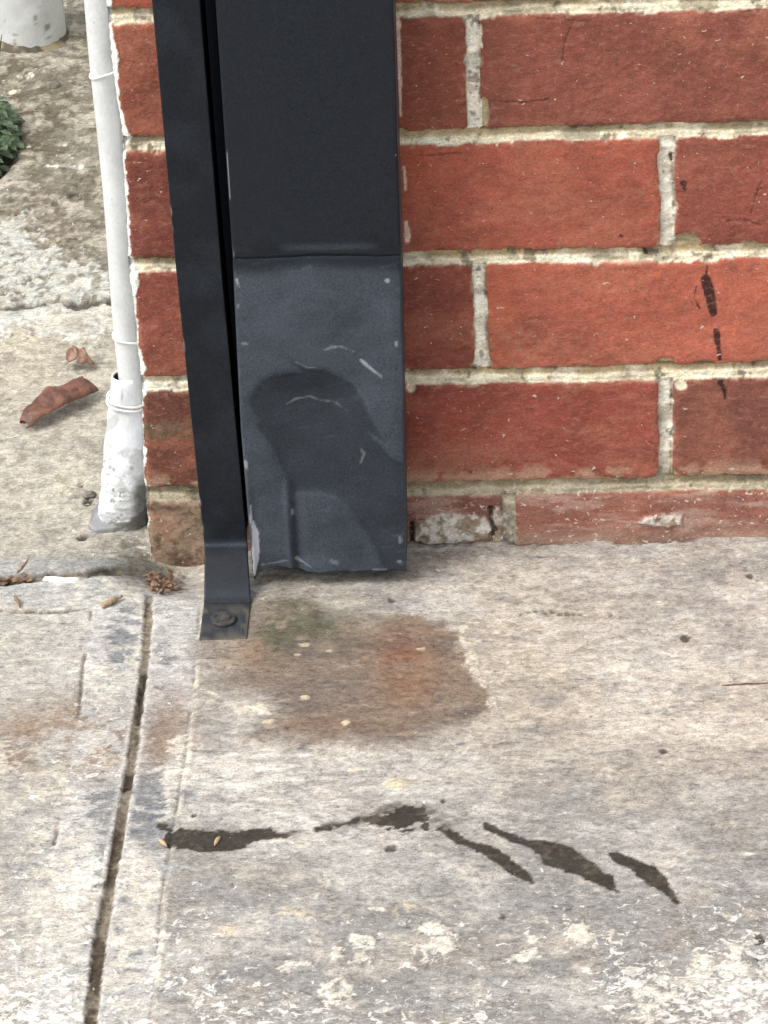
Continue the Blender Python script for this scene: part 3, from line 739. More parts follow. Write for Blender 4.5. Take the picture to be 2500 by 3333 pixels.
    C = mixc(C, lin(74, 58, 44), dl * .7); D += dl * .0012
    # mortar smears crossing the brick edges
    sm = ss(.15, .5, fbm(X, Z, .008, 300, 4, .65)) * ss(.0030, .0002, sd) * bk
    C = mixc(C, lin(186, 160, 136), sm * .6)
    # salts along lower edge of row 3 and on the buried course
    f = (row == 3) * ss(.017, .002, dbot) * ss(-.15, .35, fbm(X, Z, .014, 305, 4, .6) + .1 - .5 * ss(.004, .016, dbot)) * bk
    C = mixc(C, lin(178, 146, 122), f * .75)
    f = (row >= 4) * bk * (X > -.2)
    st_ = fbm(X, Z, .012, 310, 5, .65, sx=.35, sy=1.8)
    C = mixc(C, lin(176, 146, 132), f * ss(-.1, .5, st_) * .7)
    C = mixc(C, lin(158, 130, 112), f * ss(.016, .002, Z) * .6)
    # plaster lumps stuck on the bottom course
    LS = .7533
    for pts, a in [([(130, 950), (190, 905), (250, 885), (330, 895), (440, 900), (462, 940), (455, 1000), (380, 1010), (300, 1020), (130, 1025)], 1), ([(1090, 935), (1120, 905), (1200, 890), (1290, 895), (1290, 945), (1180, 945)], .8), ([(462, 870), (500, 860), (540, 930), (555, 1000), (500, 1020), (462, 1010)], .8)]:
        q = poly_sd(X, Z, crop(1250, 1000, LS, pts, W)) + .0012 * fbm(X, Z, .006, 320, 4, .65)
        f = ss(-.0006, .0012, q) * a
        tone = mixc(np.zeros(C.shape) + lin(214, 208, 198), lin(150, 138, 118), ss(-.1, .4, fbm(X, Z, .006, 322, 4) + .3 * ss(.03, .01, Z)))
        C = C * (1 - f[..., None]) + tone * f[..., None]; D -= f * (.0018 + .0012 * fbm(X, Z, .005, 324, 3))
    f = ss(-.001, .0004, stroke(X, Z, crop(1250, 1000, LS, [(120, 935), (122, 1020), (250, 1034), (400, 1038), (462, 1028)], W), .0012)[0] + .0004 * fn)
    C = mixc(C, lin(30, 26, 22), f * .9); D += f * .004
    f = ss(-.0008, .0005, stroke(X, Z, crop(1250, 1000, LS, [(462, 870), (466, 940), (480, 960), (462, 1010)], W), [.0014, .0012, .0016, .0008])[0] + .0006 * fn)
    C = mixc(C, lin(48, 42, 36), f * .85); D += f * .003
    # tar drips on the right bricks
    o = (1250, 0)
    tar = np.zeros(X.shape)
    for pts, wd in [([(1390, 1205), (1402, 1250), (1412, 1310), (1425, 1355)], [.0034, .0036, .0034, .0022]), ([(1437, 1425), (1442, 1480), (1452, 1550)], [.0020, .0022, .0013]), ([(1395, 1140), (1392, 1195)], [.0002, .0009]),
                    ([(1350, 1240), (1340, 1280), (1362, 1330)], [.0006, .0003, .0008]), ([(1296, 790), (1298, 825)], [.0022, .0010]), ([(1255, 826), (1300, 824)], [.0004, .0005]), ([(1455, 1650), (1468, 1680), (1475, 1720)], [.0022, .0014, .0005]),
                    ([(1120, 1082), (1132, 1100)], [.0012, .0012]), ([(1020, 1015), (1030, 1020)], [.0008, .0005]), ([(1238, 675), (1240, 700)], [.0010, .0008])]:
        vv, _ = stroke(X, Z, crop(*o, LS, pts, W), wd)
        tar = np.maximum(tar, ss(-.0004, .0005, vv + .0007 * fbm(X, Z, .004, 330, 4, .65)))
    C = mixc(C, lin(38, 20, 16), tar * .92); D -= tar * .0003
    # pink-white paint runs beside the downpipe
    for pts, wd in [([(58, 90), (66, 250), (72, 500)], [.0018, .0013, .0005]), ([(86, 720), (94, 820)], [.0009, .0006]), ([(96, 960), (103, 1040)], [.0012, .0018])]:
        vv, _ = stroke(X, Z, crop(*o, LS, pts, W), wd)
        f = ss(-.0003, .0003, vv + .0004 * fbm(X, Z, .004, 335, 3)); C = mixc(C, lin(232, 205, 186), f * .9)
    # white paint lapping round the arris
    dE = X - cx
    wd = 0.0012 + .0010 * fbm(X * 0, Z, .02, 340, 3) + .0014 * np.clip(fbm(X * 0 + 5, Z, .006, 345, 3), 0, 1)
    for z0, dz, a in [(W(360, 190)[1], .010, .0035), (W(388, 450)[1], .005, .004), (W(420, 900)[1], .013, .004), (W(455, 1200)[1], .004, .004), (W(470, 1280)[1], .003, .0028)]:
        wd = wd + a * np.exp(-((Z - z0) / dz) ** 2)
    wd = wd * (1 - .75 * ss(.13, .11, Z) * ss(-.3, .2, fbm(X * 0, Z, .018, 348, 2)))
    f = ss(-.0003, .0003, wd - dE + .0006 * fbm(X, Z, .004, 350, 3))
    C = mixc(C, lin(240, 238, 228), f * .95); D -= f * .0005
    LM = np.clip(f * 0 + (row == 4) * np.where(X < -.2, .08, .22) + (row == 3) * .12 * ss(.02, .0, dbot), 0, 1)
    # moss and dirt low on the corner
    f = ss(.045, -.01, Z + .012 * mo) * ss(-.19, -.23, X)
    C = mixc(C, lin(98, 84, 62), f * .7 * ss(-.1, .5, fn + mo)); C = mixc(C, lin(80, 52, 40), f * ss(.15, .5, mo) * .7)
    q4 = (row >= 4) * (X < -.2) * bk
    C = mixc(C, lin(166, 140, 126), q4 * ss(.05, .4, fbm(X, Z, .010, 356, 5, .65)) * .7)
    C = mixc(C, lin(86, 66, 54), q4 * ss(.1, .45, fbm(X, Z, .008, 357, 5, .65)) * .7)
    C = mixc(C, lin(58, 48, 38), blob(X, Z, W(545, 1652), .012, .003) * .8 * (X < -.2))
    C = np.clip(C * 1.0, .004, .85)
    strk = fbm(X, Z, .010, 352, 5, .65, sx=.3, sy=1.6)
    C = C * (1.0 * bk + (1.16 + .38 * strk) * (1 - bk))[..., None]
    C = C * (1 - .16 * ss(-.2, -.235, X))[..., None] if False else C
    C = np.clip(C, .004, .85)
    Yy = D + 0.0018 * ss(.0035, 0.0, dE)                       # soften the arris
    me = grid_mesh('brickwork', X, Yy, Z, {'col': C, 'msk': np.stack([1 - bk, LM, bk * 0], -1)})
    link('brickwork', me, M_WALL, root)
    # side face, painted white
    ys = np.concatenate([[0.0021], np.linspace(0.004, 0.12, 90), np.linspace(.13, 2.4, 60)])
    Y2, Z2 = np.meshgrid(ys, zs)
    X2 = corner_x(Z2) + ss(.10, .0, Y2) * 0 + .0008 * fbm(Y2, Z2, .02, 360, 4) * ss(.002, .01, Y2)
    me = grid_mesh('painted_side', X2, Y2, Z2, flip=True)
    link('painted_side', me, M_WHITE, root)
    bm = bmesh.new()
    bmesh.ops.create_cube(bm, size=1)
    for vv in bm.verts:
        vv.co = Vector((-.25 + (vv.co.x + .5) * 2.64, .012 + (vv.co.y + .5) * 2.38, -.05 + (vv.co.z + .5) * 2.24))
    from_bm('wall_core', bm, M_WHITE, root, smooth=False)
build_wall()

# ================================================================== DOWNPIPE
def rect_loop(x0, x1, y0, y1, r, nf, ns):
    """points round a rounded rectangle, front side (y0) first, dense on the front"""
    P = []
    for x in np.linspace(x0 + r, x1 - r, nf): P.append((x, y0))
    for a in np.linspace(-90, 0, 5)[1:-1]: P.append((x1 - r + r * math.cos(math.radians(a)), y0 + r + r * math.sin(math.radians(a))))
    for y in np.linspace(y0 + r, y1 - r, ns): P.append((x1, y))
    for a in np.linspace(0, 90, 5)[1:-1]: P.append((x1 - r + r * math.cos(math.radians(a)), y1 - r + r * math.sin(math.radians(a))))
    for x in np.linspace(x1 - r, x0 + r, 8): P.append((x, y1))
    for a in np.linspace(90, 180, 5)[1:-1]: P.append((x0 + r + r * math.cos(math.radians(a)), y1 - r + r * math.sin(math.radians(a))))
    for y in np.linspace(y1 - r, y0 + r, ns): P.append((x0, y))
    for a in np.linspace(180, 270, 5)[1:-1]: P.append((x0 + r + r * math.cos(math.radians(a)), y0 + r + r * math.sin(math.radians(a))))
    return np.array(P)
FY = -0.045
def build_downpipe():
    root = empty('downpipe', (-.137, -.02, 0))
    tag(root, 'black rectangular sheet-metal downpipe with dented grey-blue lower end fixed to the brick wall', 'downpipe')
    # upper pipe
    zk = 0.2415
    zs = np.concatenate([np.linspace(zk, .45, 120), np.linspace(.46, 2.2, 20)])
    L = rect_loop(0, 1, 0, 1, .0, 2, 2)
    rows = []
    for z in zs:
        k = np.clip((z - .2) / .2, 0, 3)
        x0 = -.1896 + .0006 * min(k, 1.5); x1 = -.0842 + .0020 * min(k, 1.1)
        rows.append(rect_loop(x0, x1, FY, -.0025, .0016, 70, 14))
    R_ = np.array(rows); X, Y = R_[..., 0], R_[..., 1]; Z = np.repeat(zs[:, None], X.shape[1], 1)
    fr = (Y < FY + .0004)
    Z = Z - (.0006 + .0010 * fbm(X, Y, .02, 402, 3)) * ss(zk + .01, zk, Z)
    Y = Y + fr * (.0006 * fbm(X, Z, .12, 400, 3) * ss(zk, zk + .03, Z) + .0012 * np.exp(-((Z - zk) / .006) ** 2))
    mk = np.zeros(X.shape + (3,))
    n = fbm(X, Z, .02, 405, 4)
    mk[..., 0] = .05 + .5 * np.exp(-((Z - zk - .006) / .0025) ** 2) * ss(-.3, .4, fbm(X, Z, .03, 407, 3))
    edge = np.minimum(np.abs(X - X.min(1, keepdims=True)), 9)
    e = fr * ss(.0014, .0006, edge) * ss(.25, .5, fbm(X * 0, Z, .03, 409, 4))
    mk[..., 1] = e * .7
    mk[..., 0] = np.where((X > X.max(1, keepdims=True) - .0012) & (Y > FY + .002), .95, mk[..., 0])  # right side face lightened to paint the brick's bounce light
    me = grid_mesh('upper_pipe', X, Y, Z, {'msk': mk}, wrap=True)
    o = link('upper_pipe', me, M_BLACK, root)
    s = o.modifiers.new('s', 'SOLIDIFY'); s.thickness = .0010; s.offset = -1
    # lower end: kicked slightly outwards, dented and dusty, with sky sheen painted in
    zs = np.linspace(0.0135, zk + .008, 236)
    rows = []
    for z in zs:
        t = (zk - z) / (zk - .0095)
        x0 = np.interp(z, [.0095, .05, .12, .2, zk], [-.1895, -.1905, -.1915, -.1903, -.1895])
        x1 = np.interp(z, [.0095, zk], [-.0888, -.0838])
        ins = .0014 * float(ss(zk - .002, zk + .001, np.array(z))); t = max(t, 0)
        rows.append(rect_loop(x0 + ins, x1 - ins, FY + ins - .0080 * t, -.0025, .0016, 110, 14))
    R_ = np.array(rows); X, Y = R_[..., 0], R_[..., 1]; Z = np.repeat(zs[:, None], X.shape[1], 1)
    nf = 110
    fr = np.zeros(X.shape); fr[:, :nf] = 1; fr[:, nf:nf + 2] = .7; fr[:, -2:] = .7
    P = lambda a, b, ox=650, oy=700, s=.4822: W(ox + a * s, oy + b * s, FY - .005)
    def PP(pts, ox=650, oy=700, s=.4822): return [P(a, b, ox, oy, s) for a, b in pts]
    o6 = (550, 1400, .5425)
    # dents: shallow dish in the middle, a vertical crease low left, a buckled bottom lip
    c = P(720, 1500)
    Y += fr * .0042 * np.exp(-(((X - c[0]) / .030) ** 2 + ((Z - c[1]) / .050) ** 2) ** 1.3)
    cz = P(715, 500, *o6)
    crease = np.exp(-((X - cz[0]) / .0022) ** 2) * ss(.002, .012, Z) * ss(cz[1] + .032, cz[1] + .012, Z)
    Y -= fr * .0016 * crease; Y += fr * .0018 * np.exp(-((X - cz[0] - .006) / .004) ** 2) * ss(cz[1] + .03, cz[1], Z)
    Y += fr * .0012 * fbm(X, Z, .05, 420, 3) * ss(zk, zk - .03, Z)
    Y += fr * .0012 * np.exp(-((Z - zk) / .006) ** 2)
    bl = ss(.028, .0095, Z)
    Y += fr * bl * .003 * np.sin((X + .19) * 95) * ss(-.12, -.16, X)
    Y -= fr * ss(.006, .0, X + .1905) * .003 * ss(.12, .02, Z)
    # ragged bottom edge
    zb = .0030 * np.exp(-((X + .172) / .012) ** 2) - .0060 * np.exp(-((X + .1905) / .005) ** 2) - .001 * ss(-.12, -.09, X) + .0006 * fbm(X, X * 0, .006, 425, 3)
    Z = Z + zb * ss(.05, .0095, Z)
    # dusty coat with sky sheen painted in; dark arcs paint the dent shading
    out_ = poly_sd(X, Z, PP([(330, 1260), (400, 1160), (470, 1115), (560, 1085), (660, 1095), (640, 1030), (650, 1005), (730, 1052), (850, 1070), (950, 1110), (1040, 1170), (1100, 1250), (1150, 1370), (1200, 1450), (1260, 1560), (1330, 1640), (1400, 1690)]
                     ) + []) if False else None
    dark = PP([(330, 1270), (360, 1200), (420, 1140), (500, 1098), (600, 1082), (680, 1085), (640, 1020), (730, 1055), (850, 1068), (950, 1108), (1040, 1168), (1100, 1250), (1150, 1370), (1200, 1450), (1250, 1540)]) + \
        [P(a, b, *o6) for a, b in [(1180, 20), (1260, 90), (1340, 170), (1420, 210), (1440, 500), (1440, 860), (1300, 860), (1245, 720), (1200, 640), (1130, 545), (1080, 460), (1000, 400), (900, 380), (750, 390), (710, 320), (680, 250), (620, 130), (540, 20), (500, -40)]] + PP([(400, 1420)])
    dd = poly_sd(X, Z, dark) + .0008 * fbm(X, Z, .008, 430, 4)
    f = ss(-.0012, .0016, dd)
    film_sheen = (.92 + .16 * fbm(X, Z, .04, 437, 4)) * (1 - f) + f * (.44 - .24 * blob(X, Z, P(800, 1150), .03, .012) + .10 * fbm(X, Z, .02, 433, 4))
    film_sheen *= ss(zk - .003, zk - .014, Z + .0025 * fbm(X, Z, .03, 436, 4)) * .95 + .05
    Y += fr * .0012 * ss(-.004, .004, dd)
    ab = ss(.35, .7, fbm(X + .3 * Z, Z - .2 * X, .006, 438, 4, .65, sx=.3, sy=1.5)) * ss(-.2, .5, fbm(X, Z, .03, 439, 3))
    film_sheen += ab * .35
    film_sheen = np.where(fr > .5, film_sheen, .12)
    film_sheen *= ss(0, .010, X.max(1, keepdims=True) - X) * .3 + .7
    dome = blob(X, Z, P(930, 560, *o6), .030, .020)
    film_sheen = np.clip(film_sheen - .22 * dome * (1 - f), 0, 1)
    film_sheen *= 1 - .6 * np.exp(-((X - cz[0] - .0035) / .0018) ** 2) * ss(cz[1] + .03, cz[1], Z) * fr
    film_sheen = np.where((X > X.max(1, keepdims=True) - .0012) & (fr < .5), .95, film_sheen)  # bounce light off the wall painted on this side face too
    mk = np.zeros(X.shape + (3,)); mk[..., 0] = np.clip(film_sheen, 0, 1)
    sc_ = np.zeros(X.shape)
    for pts, w_, a in [([(1085, 995), (1150, 1050), (1190, 1080), (1230, 1110)], [.0007, .0006, .0003, .0001], 1), ([(845, 925), (890, 905), (960, 905), (1040, 940)], [.0005, .0005, .0004, .0001], .45),
                       ([(590, 1300), (640, 1270), (740, 1250), (820, 1280), (900, 1280), (1000, 1350)], [.0004] * 6, .35), ([(650, 1010), (720, 1045), (800, 1050)], [.0003, .0004, .0002], .4), ([(1266, 465), (1268, 468)], .0014, .9),
                       ([(250, 460), (262, 505)], [.0010, .0006], .9), ([(1325, 880), (1328, 895)], .0010, .6), ([(280, 880), (320, 885)], .0004, .4), ([(255, 620), (256, 640)], .0006, .5), ([(230, 270), (330, 285), (440, 275)], .0003, .35), ([(570, 265), (720, 280), (860, 262)], [.0006, .0012, .0006], .35), ([(1030, 285), (1180, 275), (1320, 268)], .0003, .3)]:
        vv, _ = stroke(X, Z, PP(pts), w_); sc_ = np.maximum(sc_, ss(-.0004, .0003, vv + .0005 * fbm(X, Z, .005, 440, 3)) * a)
    for pts, w_, a in [([(505, 540), (520, 620), (525, 720), (515, 850)], [.0006, .0022, .0024, .0006], .95), ([(490, 440), (495, 540)], [.0006, .0006], .6), ([(460, 180), (466, 220)], .0008, .7), ([(765, 760), (785, 775), (850, 800)], [.0011, .0007, .0003], .5), ([(980, 770), (1010, 780)], .0014, .3), ([(1375, 780), (1385, 782)], .0012, .5),
                       ([(1090, 830), (1120, 832)], .0008, .5), ([(1230, 825), (1300, 830)], .0010, .45), ([(1150, 120), (1170, 150), (1150, 200)], .0006, .3), ([(737, 480), (740, 500)], .0009, .6), ([(560, 800), (640, 790), (720, 770)], .0006, .4), ([(1385, 640), (1388, 670)], .0008, .4)]:
        vv, _ = stroke(X, Z, [P(a_, b_, *o6) for a_, b_ in pts], w_); sc_ = np.maximum(sc_, ss(-.0004, .0003, vv + .0005 * fbm(X, Z, .005, 441, 3)) * a)
    mk[..., 1] = sc_ * (fr > .5) * .5 * (1 + .8 * blob(X, Z, P(515, 680, *o6), .004, .03))
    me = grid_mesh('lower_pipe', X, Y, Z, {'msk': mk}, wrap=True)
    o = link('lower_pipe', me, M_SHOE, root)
    o['label'] = 'dented dusty lower section, blue-grey with painted sky sheen, with open end'
    s = o.modifiers.new('s', 'SOLIDIFY'); s.thickness = .0011; s.offset = -1
build_downpipe()

# ================================================================== STEEL STRIP WITH FOOT
def build_strip():
    root = empty('steel_strip', (-.207, -.045, 0))
    tag(root, 'narrow black steel strip left of the downpipe with its bent foot bolted to the concrete', 'steel strip')
    prof = [(2.2, -.045), (1.0, -.045), (.45, -.045), (.30, -.045), (.15, -.045), (.06, -.045), (.036, -.045), (.031, -.0456), (.027, -.0475), (.016, -.0575), (.006, -.0665), (.0035, -.0700), (.0030, -.0735), (.0028, -.095), (.0028, -.1145)]
    def xs_(z): return np.interp(z, [0, .025, .23, .42, 2.2], [-.2215, -.2211, -.2254, -.2272, -.2272]), np.interp(z, [0, .025, .23, .42, 2.2], [-.1905, -.1925, -.1969, -.1984, -.1984])
    nx = 24
    # densify the profile
    pz = []; 
    for (a, b), (c, d) in zip(prof, prof[1:]):
        n = max(2, int(math.hypot(a - c, b - d) / .004)) if a < .5 else 6
        for k in range(n): pz.append((a + (c - a) * k / n, b + (d - b) * k / n))
    pz.append(prof[-1]); pz = np.array(pz)
    x0, x1 = xs_(pz[:, 0])
    foot = pz[:, 1] < -.070
    t = np.linspace(0, 1, nx)
    X = x0[:, None] + (x1 - x0)[:, None] * t; Z = np.repeat(pz[:, :1], nx, 1); Y = np.repeat(pz[:, 1:], nx, 1)
    ff = ss(-.0735, -.0715, Y)
    Z = Z + .0005 * fbm(X, Y, .03, 500, 3) * (1 - ff)
    def part(name, sel, mk, mat):
        me = grid_mesh(name, X[sel], Y[sel], Z[sel], {'msk': mk[sel]}, flip=True)
        o = link(name, me, mat, root)
        s = o.modifiers.new('s', 'SOLIDIFY'); s.thickness = .0026; s.offset = -1
        b = o.modifiers.new('b', 'BEVEL'); b.width = .0006; b.segments = 2; b.limit_method = 'ANGLE'; b.angle_limit = math.radians(50)
        return o
    mk = np.zeros(X.shape + (3,))
    n = fbm(X, Z + Y, .02, 505, 4)
    mk[..., 0] = np.clip(.03 + .75 * np.exp(-((Z - .0315) / .0016) ** 2) + .15 * ss(.03, .0, Z) + .1 * n, 0, 1)
    g = ss(-.068, -.085, Y)
    mk[..., 0] = np.maximum(mk[..., 0], g * .45)
    rimf = g * np.maximum(ss(.0016, .0006, X - x0[:, None]), np.maximum(ss(.0016, .0006, x1[:, None] - X), ss(-.1128, -.1140, Y)))
    mk[..., 2] = 0
    mk[..., 2] = np.clip(g * ss(-.2, .6, fbm(X, Y, .010, 508, 5, .65)) * .55 + .25 * ss(.05, .02, Z) * ss(.1, .5, n), 0, .9)
    mk[..., 2] = np.clip(g * ss(-.2, .6, fbm(X, Y, .010, 508, 5, .65)) * .55 + rimf * .6 * ss(-.3, .3, fbm(X, Y, .01, 509, 3)) + .25 * ss(.05, .02, Z) * ss(.1, .5, n), 0, .9)
    ed = np.minimum(X - x0[:, None], 9)
    mk[..., 1] = ss(.0010, .0004, ed) * ss(.55, .8, fbm(X * 0, Z * 1.0, .012, 510, 3)) * .35
    i = int(np.argmax(foot))
    part('strip', slice(0, i + 1), mk, M_BLACK)
    o = part('foot', slice(i, None), mk, M_SHOE)
    # returns of the strip towards the wall: a shallow channel
    for nm, xa, sgn in (('side_flange', 0, 1), ('side_flange', 1, -1)):
        sel = slice(0, int(np.argmax(pz[:, 0] < .034)))
        xe = (x0 if xa == 0 else x1)[sel]
        ys = np.linspace(-.0425, -.0025 if xa == 0 else -.012, 8)
        XX = np.repeat((xe + sgn * .0014)[:, None], 8, 1); YY = np.repeat(ys[None, :], len(xe), 0); ZZ = np.repeat(pz[sel, :1], 8, 1)
        me = grid_mesh(nm, XX, YY, ZZ, {'msk': np.zeros(XX.shape + (3,))}, flip=(xa == 0))
        q = link(nm, me, M_BLACK, root)
        s = q.modifiers.new('s', 'SOLIDIFY'); s.thickness = .0022; s.offset = 0
    # thin rib standing in the gap beside the pipe
    bm = bmesh.new()
    zz = [.04, .15, .3, .45, 2.2]
    vs = []
    for z in zz:
        a = float(xs_(z)[1]) + .0018
        b_ = max(a + .0030, -.1893)
        vs.append([bm.verts.new((a, -.034, z)), bm.verts.new((b_ , -.030, z)), bm.verts.new((b_, -.004, z)), bm.verts.new((a, -.004, z))])
    for a, b in zip(vs, vs[1:]):
        for k in range(4): bm.faces.new((a[k], b[k], b[(k + 1) % 4], a[(k + 1) % 4]))
    bm.faces.new(vs[0]); bm.faces.new(vs[-1][::-1])
    from_bm('guide_rib', bm, M_BLACK, root, smooth=False)
    # bolt with washer, grimy
    c = G(728, 2030); bm = bmesh.new()
    prof = [(.0085, .0030), (.0085, .0042), (.0078, .0048), (.0056, .0050)]
    rings = []
    for r, z in prof: rings.append([bm.verts.new((c[0] + r * math.cos(a), c[1] + r * math.sin(a), z)) for a in [2 * math.pi * k / 24 for k in range(24)]])
    for a, b in zip(rings, rings[1:]):
        for k in range(24): bm.faces.new((a[k], a[(k + 1) % 24], b[(k + 1) % 24], b[k]))
    bm.faces.new(rings[-1])
    hx = []
    for r, z in [(.0055, .0048), (.0050, .0058), (.0036, .0063)]: hx.append([bm.verts.new((c[0] + .0006 + r * math.cos(a), c[1] + r * math.sin(a), z)) for a in [2 * math.pi * (k + .3) / 6 for k in range(6)]])
    for a, b in zip(hx, hx[1:]):
        for k in range(6): bm.faces.new((a[k], a[(k + 1) % 6], b[(k + 1) % 6], b[k]))
    bm.faces.new(hx[-1])
    from_bm('bolt', bm, M_BOLT, root, smooth=False)
build_strip()

# ================================================================== WHITE CONDUIT AT THE CORNER
def build_conduit():
    root = empty('conduit', (-.283, .032, 0))
    tag(root, 'thin white-painted conduit running up beside the wall corner from a flared sleeve', 'conduit')
    yy = .042
    bm = bmesh.new()
    tube_bm(bm, [(-.2716 + .0006 * math.sin(z * 31), yy, z) for z in list(np.linspace(.085, .45, 40)) + [.6, .9, 1.4, 2.2]], .0078, 24)
    from_bm('pipe', bm, M_WHITE, root)
    # sleeve (lathe with drifting centre) with open rim
    ring = [(.099, -.2747, .0078), (.1100, -.2747, .0080), (.1118, -.2747, .0087), (.1112, -.2747, .0095), (.1080, -.2748, .0097), (.1000, -.2754, .0104), (.0990, -.2755, .0105), (.082, -.2769, .0122), (.066, -.2780, .0138), (.048, -.2794, .0158), (.032, -.2807, .0172), (.026, -.2812, .0168), (.018, -.2824, .0182), (.010, -.2832, .0182), (.006, -.2837, .0180), (.002, -.2842, .0180), (-.004, -.2842, .0180)]
    zz = np.array([r[0] for r in ring]); n = 200
    # resample below the rim
    prof = ring[:6]
    for k in range(200):
        z = .099 - k * (.103 / 199)
        prof.append((z, float(np.interp(-z, -zz[5:], [r[1] for r in ring[5:]])), float(np.interp(-z, -zz[5:], [r[2] for r in ring[5:]]))))
    A = np.linspace(0, 2 * np.pi, n, endpoint=False)
    Pz = np.array(prof)
    Z = np.repeat(Pz[:, :1], n, 1); R_ = np.repeat(Pz[:, 2:3], n, 1); AA = np.repeat(A[None], len(Pz), 0)
    nz = fbm(np.cos(AA) * .012, Z + np.sin(AA) * .01, .012, 600, 4)
    R_ = R_ * (1 + .035 * nz * ss(.115, .09, Z)) + .0006 * fbm(np.cos(AA) * .012, Z + np.sin(AA) * .01, .004, 603, 3) * ss(.05, .02, Z)
    X = Pz[:, 1:2] + R_ * np.cos(AA); Y = yy + R_ * np.sin(AA) * .95
    C = np.zeros(X.shape + (3,)) + lin(204, 207, 209)
    C = mixc(C, lin(228, 231, 234), ss(-.2, .5, fbm(AA * .012, Z, .03, 640, 4)) * ss(.10, .07, Z) * .7)
    C = mixc(C, lin(240, 240, 236), ss(.106, .1105, Z))
    C[:2] = lin(34, 34, 34)
    # paint ends raggedly near the foot, bare grey beneath
    e = Z - (.008 + .006 * np.cos(AA) + .003 * nz)
    C = mixc(C, lin(122, 120, 114), ss(.001, -.001, e))
    C = mixc(C, lin(50, 48, 42), ss(.0012, .0, np.abs(e)) * .6)
    C = mixc(C, lin(92, 88, 78), ss(.42, .52, fbm(np.cos(AA) * .016, Z + np.sin(AA) * .012, .006, 608, 5, .6)) * ss(.075, .03, Z) * .8)
    C = mixc(C, lin(150, 148, 140), ss(.15, .5, fbm(np.cos(AA) * .016, Z + np.sin(AA) * .012, .014, 609, 4)) * .5)
    C = mixc(C, lin(70, 68, 62), ss(.0, .5, np.cos(AA - .15)) * ss(.045, .03, Z) * .85)  # right side near the foot darkened to paint its shading
    C = mixc(C, lin(40, 38, 36), np.exp(-((Z - .101) / .004) ** 2) * np.exp(-((AA - 4.55) / .04) ** 2) * .7)
    me = grid_mesh('sleeve', X, Y, Z, {'col': C}, wrap=True, flip=True)
    link('sleeve', me, M_SLEEVE, root)['label'] = 'flared sleeve with chipped white paint'
    # wire ties
    for z, cx, r, tilt in [(.1405, -.2713, .0093, .25), (.0935, -.2760, .0120, .28), (.0905, -.2762, .0124, .22), (.332, -.2716, .0086, -.35)]:
        bm = bmesh.new()
        pts = [(cx + r * math.cos(a), yy + r * math.sin(a), z - tilt * r * math.cos(a) * .8 + .0004 * math.sin(3 * a)) for a in np.linspace(0, 2 * math.pi, 40)]
        tube_bm(bm, pts, .00085, 8, False)
        from_bm('wire_tie', bm, M_WIRE, root)
    # flap of bare metal at the foot
    bm = bmesh.new()
    pts = [G(288, 1722), G(312, 1738), G(370, 1732), G(425, 1712), G(466, 1690), G(474, 1640), G(430, 1620), G(350, 1630), G(304, 1690)]
    top = [bm.verts.new((p[0], p[1], .0035 + .004 * (i > 4))) for i, p in enumerate(pts)]
    bot = [bm.verts.new((p[0], p[1], -.002)) for p in pts]
    bm.faces.new(top[::-1])
    for k in range(len(pts)): bm.faces.new((top[k], top[(k + 1) % len(pts)], bot[(k + 1) % len(pts)], bot[k]))
    bmesh.ops.recalc_face_normals(bm, faces=bm.faces)
    q = from_bm('base_flap', bm, mat_paint('bare_grey_metal', (.26, .265, .27), amt=.7), root, smooth=False, bev=.0012)
build_conduit()

# ================================================================== WHITE PIPE STUB IN THE BACKGROUND
def build_stub():
    c = G(105, 122)
    root = empty('pipe_stub', (c[0], c[1], 0))
    tag(root, 'thick white-painted pipe standing in the concrete at the far top left', 'pipe')
    n = 64; zs = np.concatenate([np.linspace(-.01, .14, 90), [.2, .4, .6]])
    A = np.linspace(0, 2 * np.pi, n, endpoint=False)
    Z = np.repeat(zs[:, None], n, 1); AA = np.repeat(A[None], len(zs), 0)
    r = .0305 + .0004 * fbm(AA * .03, Z, .02, 620, 3)
    X = c[0] + r * np.cos(AA); Y = c[1] + r * np.sin(AA)
    C = np.zeros(X.shape + (3,)) + lin(188, 190, 188)
    C = mixc(C, lin(110, 108, 100), ss(.45, .65, fbm(AA * .03, Z, .010, 622, 4)) * .8)
    me = grid_mesh('pipe', X, Y, Z, {'col': C}, wrap=True, flip=False)
    link('pipe', me, M_SLEEVE, root)
    # ragged mortar collar
    A2 = np.linspace(0, 2 * np.pi, 96, endpoint=False)
    prof = [(.0290, .006), (.0305, .0048), (.0325, .002), (.036, .0006), (.041, -.003)]
    rr = np.array([p[0] for p in prof])[:, None] + np.array([0, .3, 1, 1.5, 1])[:, None] * .0014 * fbm(A2 * .03, A2 * 0, .012, 630, 3)[None]
    X = c[0] + rr * np.cos(A2); Y = c[1] + rr * np.sin(A2); Z = np.repeat(np.array([p[1] for p in prof])[:, None], 96, 1) + .0008 * fbm(X, Y, .006, 633, 3)
    C = np.zeros(X.shape + (3,)) + lin(128, 116, 92)
    C = mixc(C, lin(70, 62, 46), ss(.0, .4, fbm(X, Y, .01, 635, 3)))
    me = grid_mesh('collar', X, Y, Z, {'col': C}, wrap=True, flip=False)
    link('collar', me, M_SLEEVE, root)
build_stub()

